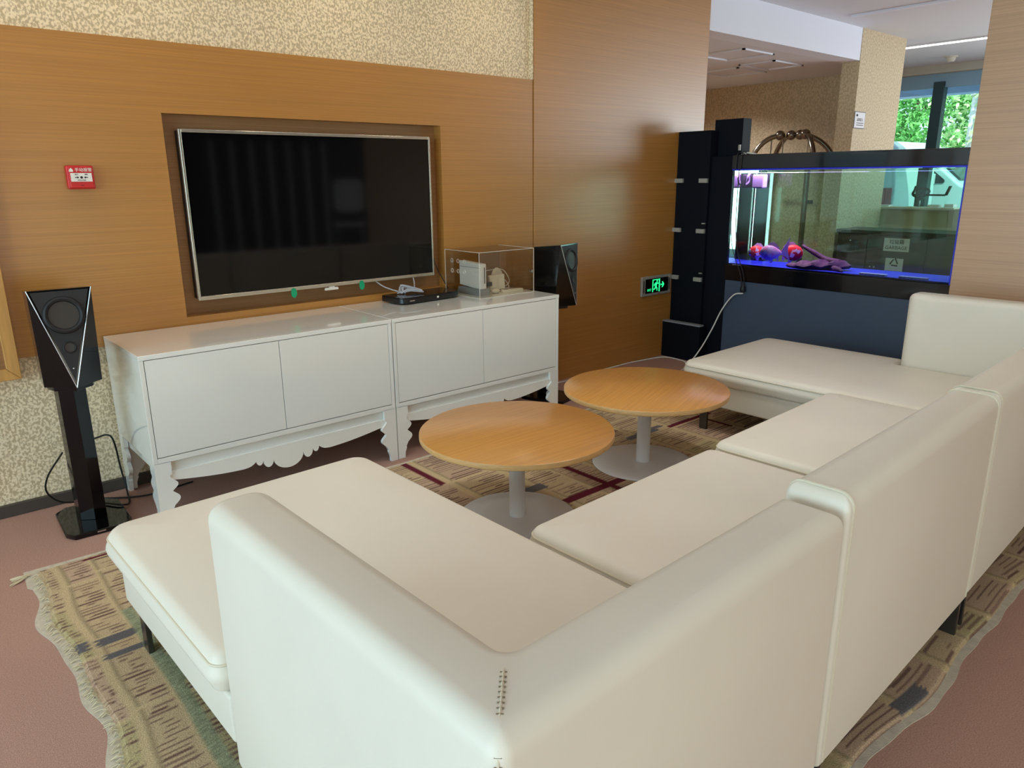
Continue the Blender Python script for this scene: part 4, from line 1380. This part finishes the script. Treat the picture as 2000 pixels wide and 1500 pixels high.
# ------------------------------------------------------------------ outside: vans and trees
def van(label, loc, rz, sc_=1.0):
    t = thing('parked_van', label, 'van', loc, rz, 'white vans parked outside')
    # side profile (y along length, z); front at -y
    prof = rounded([(-2.4, .35), (2.4, .35), (2.42, 1.2), (2.36, 1.9), (2.2, 2.02), (-.9, 2.0), (-1.75, 1.28), (-2.35, 1.10), (-2.45, .8)], [.1, .1, .1, .15, .12, .3, .15, .12, .1], 5)
    obj('body', MB().prism(prof, -.85, .85, 'x'), 'van_white', t, bevel=.06, seg=3)
    for s in (-1, 1):
        x0, x1 = (-.862, -.845) if s < 0 else (.845, .862)
        for q in ([(-1.55, 1.30), (-.85, 1.30), (-.85, 1.86)], [(-.78, 1.28), (.25, 1.30), (.25, 1.86), (-.78, 1.87)], [(.35, 1.30), (2.2, 1.32), (2.15, 1.84), (.35, 1.86)]):
            obj('window', MB().prism(rounded(q, .04, 4), x0, x1, 'x'), 'van_glass', t)
        for y in (-.80, .31):
            obj('door_gap', MB().box(x0, x1, y - .006, y + .006, .45, 1.9), 'van_trim', t)
        for y in (.12, .48):
            obj('door_handle', MB().box(x0 - .012, x1 + .012, y - .07, y + .05, 1.06, 1.10), 'van_white', t, bevel=.006)
        obj('side_moulding', MB().box(x0 - .004, x1 + .004, -1.9, 2.2, .78, .84), 'van_trim', t)
        for y in (-1.55, 1.5):
            obj('wheel', MB().lathe([(0, -.11), (.30, -.11), (.33, -.08), (.33, .08), (.30, .11), (0, .11)], 0, 0, 0, 28).shift(lambda p: (s * .78 + p[2], y + p[0], .33 + p[1])), 'tyre', t)
        obj('tail_lamp', MB().box(x0 - .003, x1 + .003, 2.22, 2.38, .95, 1.25), 'lamp_red', t)
        obj('wing_mirror', MB().box(s * .95 - .07, s * .95 + .07, -1.32, -1.22, 1.28, 1.48), 'van_white', t, bevel=.02)
    obj('windscreen', MB().add([(-.7, -1.66, 1.36), (.7, -1.66, 1.36), (.62, -1.0, 1.90), (-.62, -1.0, 1.90), (-.7, -1.70, 1.38), (.7, -1.70, 1.38), (.62, -1.04, 1.94), (-.62, -1.04, 1.94)], [(0, 1, 2, 3), (4, 7, 6, 5), (0, 4, 5, 1), (1, 5, 6, 2), (2, 6, 7, 3), (3, 7, 4, 0)]), 'van_glass', t)
    return t


v1 = van('white van outside left of the dark mullion', (14.3, 7.95, -.05), PI)
dup(v1, (16.7, 7.1, -.05), 0.0, 'white van further back outside, right of the dark mullion')


def tree(name, label, loc, h, r, n, leaf, bark, group='trees behind the parked vans', trunk_r=.12):
    t = thing(name, label, 'tree', loc, rnd.random() * 6, group)
    tk = MB().tube(bez([(0, 0, 0), (.05, .03, h * .35), (-.04, .06, h * .7), (.02, 0, h * .95)], 6), [trunk_r * (1 - .04 * i) for i in range(19)], 8)
    for k in range(6):
        a = k * 1.1
        z = h * (.35 + .09 * k)
        tk.tube(bez([(0, 0, z), (r * .4 * math.cos(a), r * .4 * math.sin(a), z + .4), (r * .75 * math.cos(a), r * .75 * math.sin(a), z + .6)], 4), [.05, .045, .04, .035, .03, .025, .02, .015, .012], 6)
    obj('trunk', tk, bark, t)
    vs, fs = [], []
    cl_ = []
    for q in range(60):
        a, d = rnd.random() * 2 * PI, r * .85 * math.sqrt(rnd.random())
        cl_.append((d * math.cos(a), d * math.sin(a), h * (.16 + .80 * rnd.random())))
    for k in range(n):
        c = cl_[k % len(cl_)]
        p = Vector((c[0] + rnd.uniform(-.4, .4), c[1] + rnd.uniform(-.4, .4), c[2] + rnd.uniform(-.4, .4)))
        s = .05 + .04 * rnd.random()
        d = Vector((rnd.gauss(0, 1), rnd.gauss(0, 1), rnd.gauss(0, .7))).normalized()
        e = d.orthogonal().normalized()
        e = Matrix.Rotation(rnd.random() * 6.28, 3, d) @ e
        q = len(vs)
        vs += [p - d * s, p + e * s * .5 + Vector((0, 0, .2 * s)), p + d * s, p - e * s * .5 + Vector((0, 0, .2 * s))]
        fs += [(q, q + 1, q + 2), (q, q + 2, q + 3)]
    me = bpy.data.meshes.new('foliage')
    me.from_pydata([tuple(v) for v in vs], [], fs)
    f = obj('foliage', me, leaf, t)
    f['kind'] = 'stuff'
    return t


LB = ('leafy green tree furthest right in the front row behind the vans', 'leafy pale tree behind the dark mullion', 'leafy green tree left of the dark mullion behind the vans', 'leafy pale tree furthest left in the front row behind the vans', 'tall green tree at the right of the back row', 'tall pale tree in the middle of the back row', 'tall green tree at the left of the back row')
for k, (x, y, h, r) in enumerate(((21, -.6, 5.0, 1.75), (21, 3.9, 5.2, 1.75), (21, 8.4, 5.4, 1.75), (21, 12.9, 5.0, 1.75), (26, 2.2, 7.2, 1.9), (26, 7.4, 7.4, 1.9), (26, 12.6, 7.2, 1.9))):
    tree('leafy_tree', LB[k], (x, y, -.05), h, r, 15000 if k in (1, 2, 5) else 9000, 'leaf_pale' if k % 2 else 'leaf_green', 'bark')
tree('birch_tree', 'white trunked birch right of the dark mullion', (18.7, 6.36, -.05), 5.0, .5, 900, 'leaf_pale', 'bark_pale', trunk_r=.11)

# ------------------------------------------------------------------ behind the camera (mirrored in the television)
fs_ = thing('slat_screen', 'screen of upright white strips at the dark back wall', 'screen', (5.0, -4.1, 0))
obj('foot_rail', MB().box(-.95, .95, -.04, .04, 0, .05), 'black_matte', fs_)
obj('head_rail', MB().box(-.95, .95, -.04, .04, 2.0, 2.05), 'black_matte', fs_)
for k in range(7):
    obj('strip', MB().tube([(-.9 + .3 * k, 0, .05), (-.9 + .3 * k, 0, 2.0)], .016, 8), 'white_shell', fs_)  # white colour stands in for bright highlights on the strips
bc = thing('bar_chair', 'white shell bar chair behind the sofa', 'chair', (5.15, -2.0, 0), .55)
sh = rounded([(-.2, .98), (.2, .98), (.2, 1.42), (-.2, 1.42)], .09, 6)
obj('backrest', MB().prism(sh, -.20, -.17, 'y'), 'white_shell', bc, bevel=.01)
obj('seat', MB().prism(rounded([(-.2, -.2), (.2, -.2), (.2, .2), (-.2, .2)], .09, 6), .80, .84), 'white_shell', bc, bevel=.01)
obj('back_post', MB().box(-.03, .03, -.21, -.18, .80, 1.1), 'leg_metal', bc)
for sx in (-1, 1):
    for sy in (-1, 1):
        obj('leg', MB().tube([(sx * .15, sy * .15, .80), (sx * .21, sy * .21, 0)], .014, 8), 'leg_metal', bc)
obj('foot_ring', MB().tube([(.19 * a, .19 * b_, .3) for a, b_ in ((-1, -1), (1, -1), (1, 1), (-1, 1))], .01, 6, closed=True), 'leg_metal', bc)
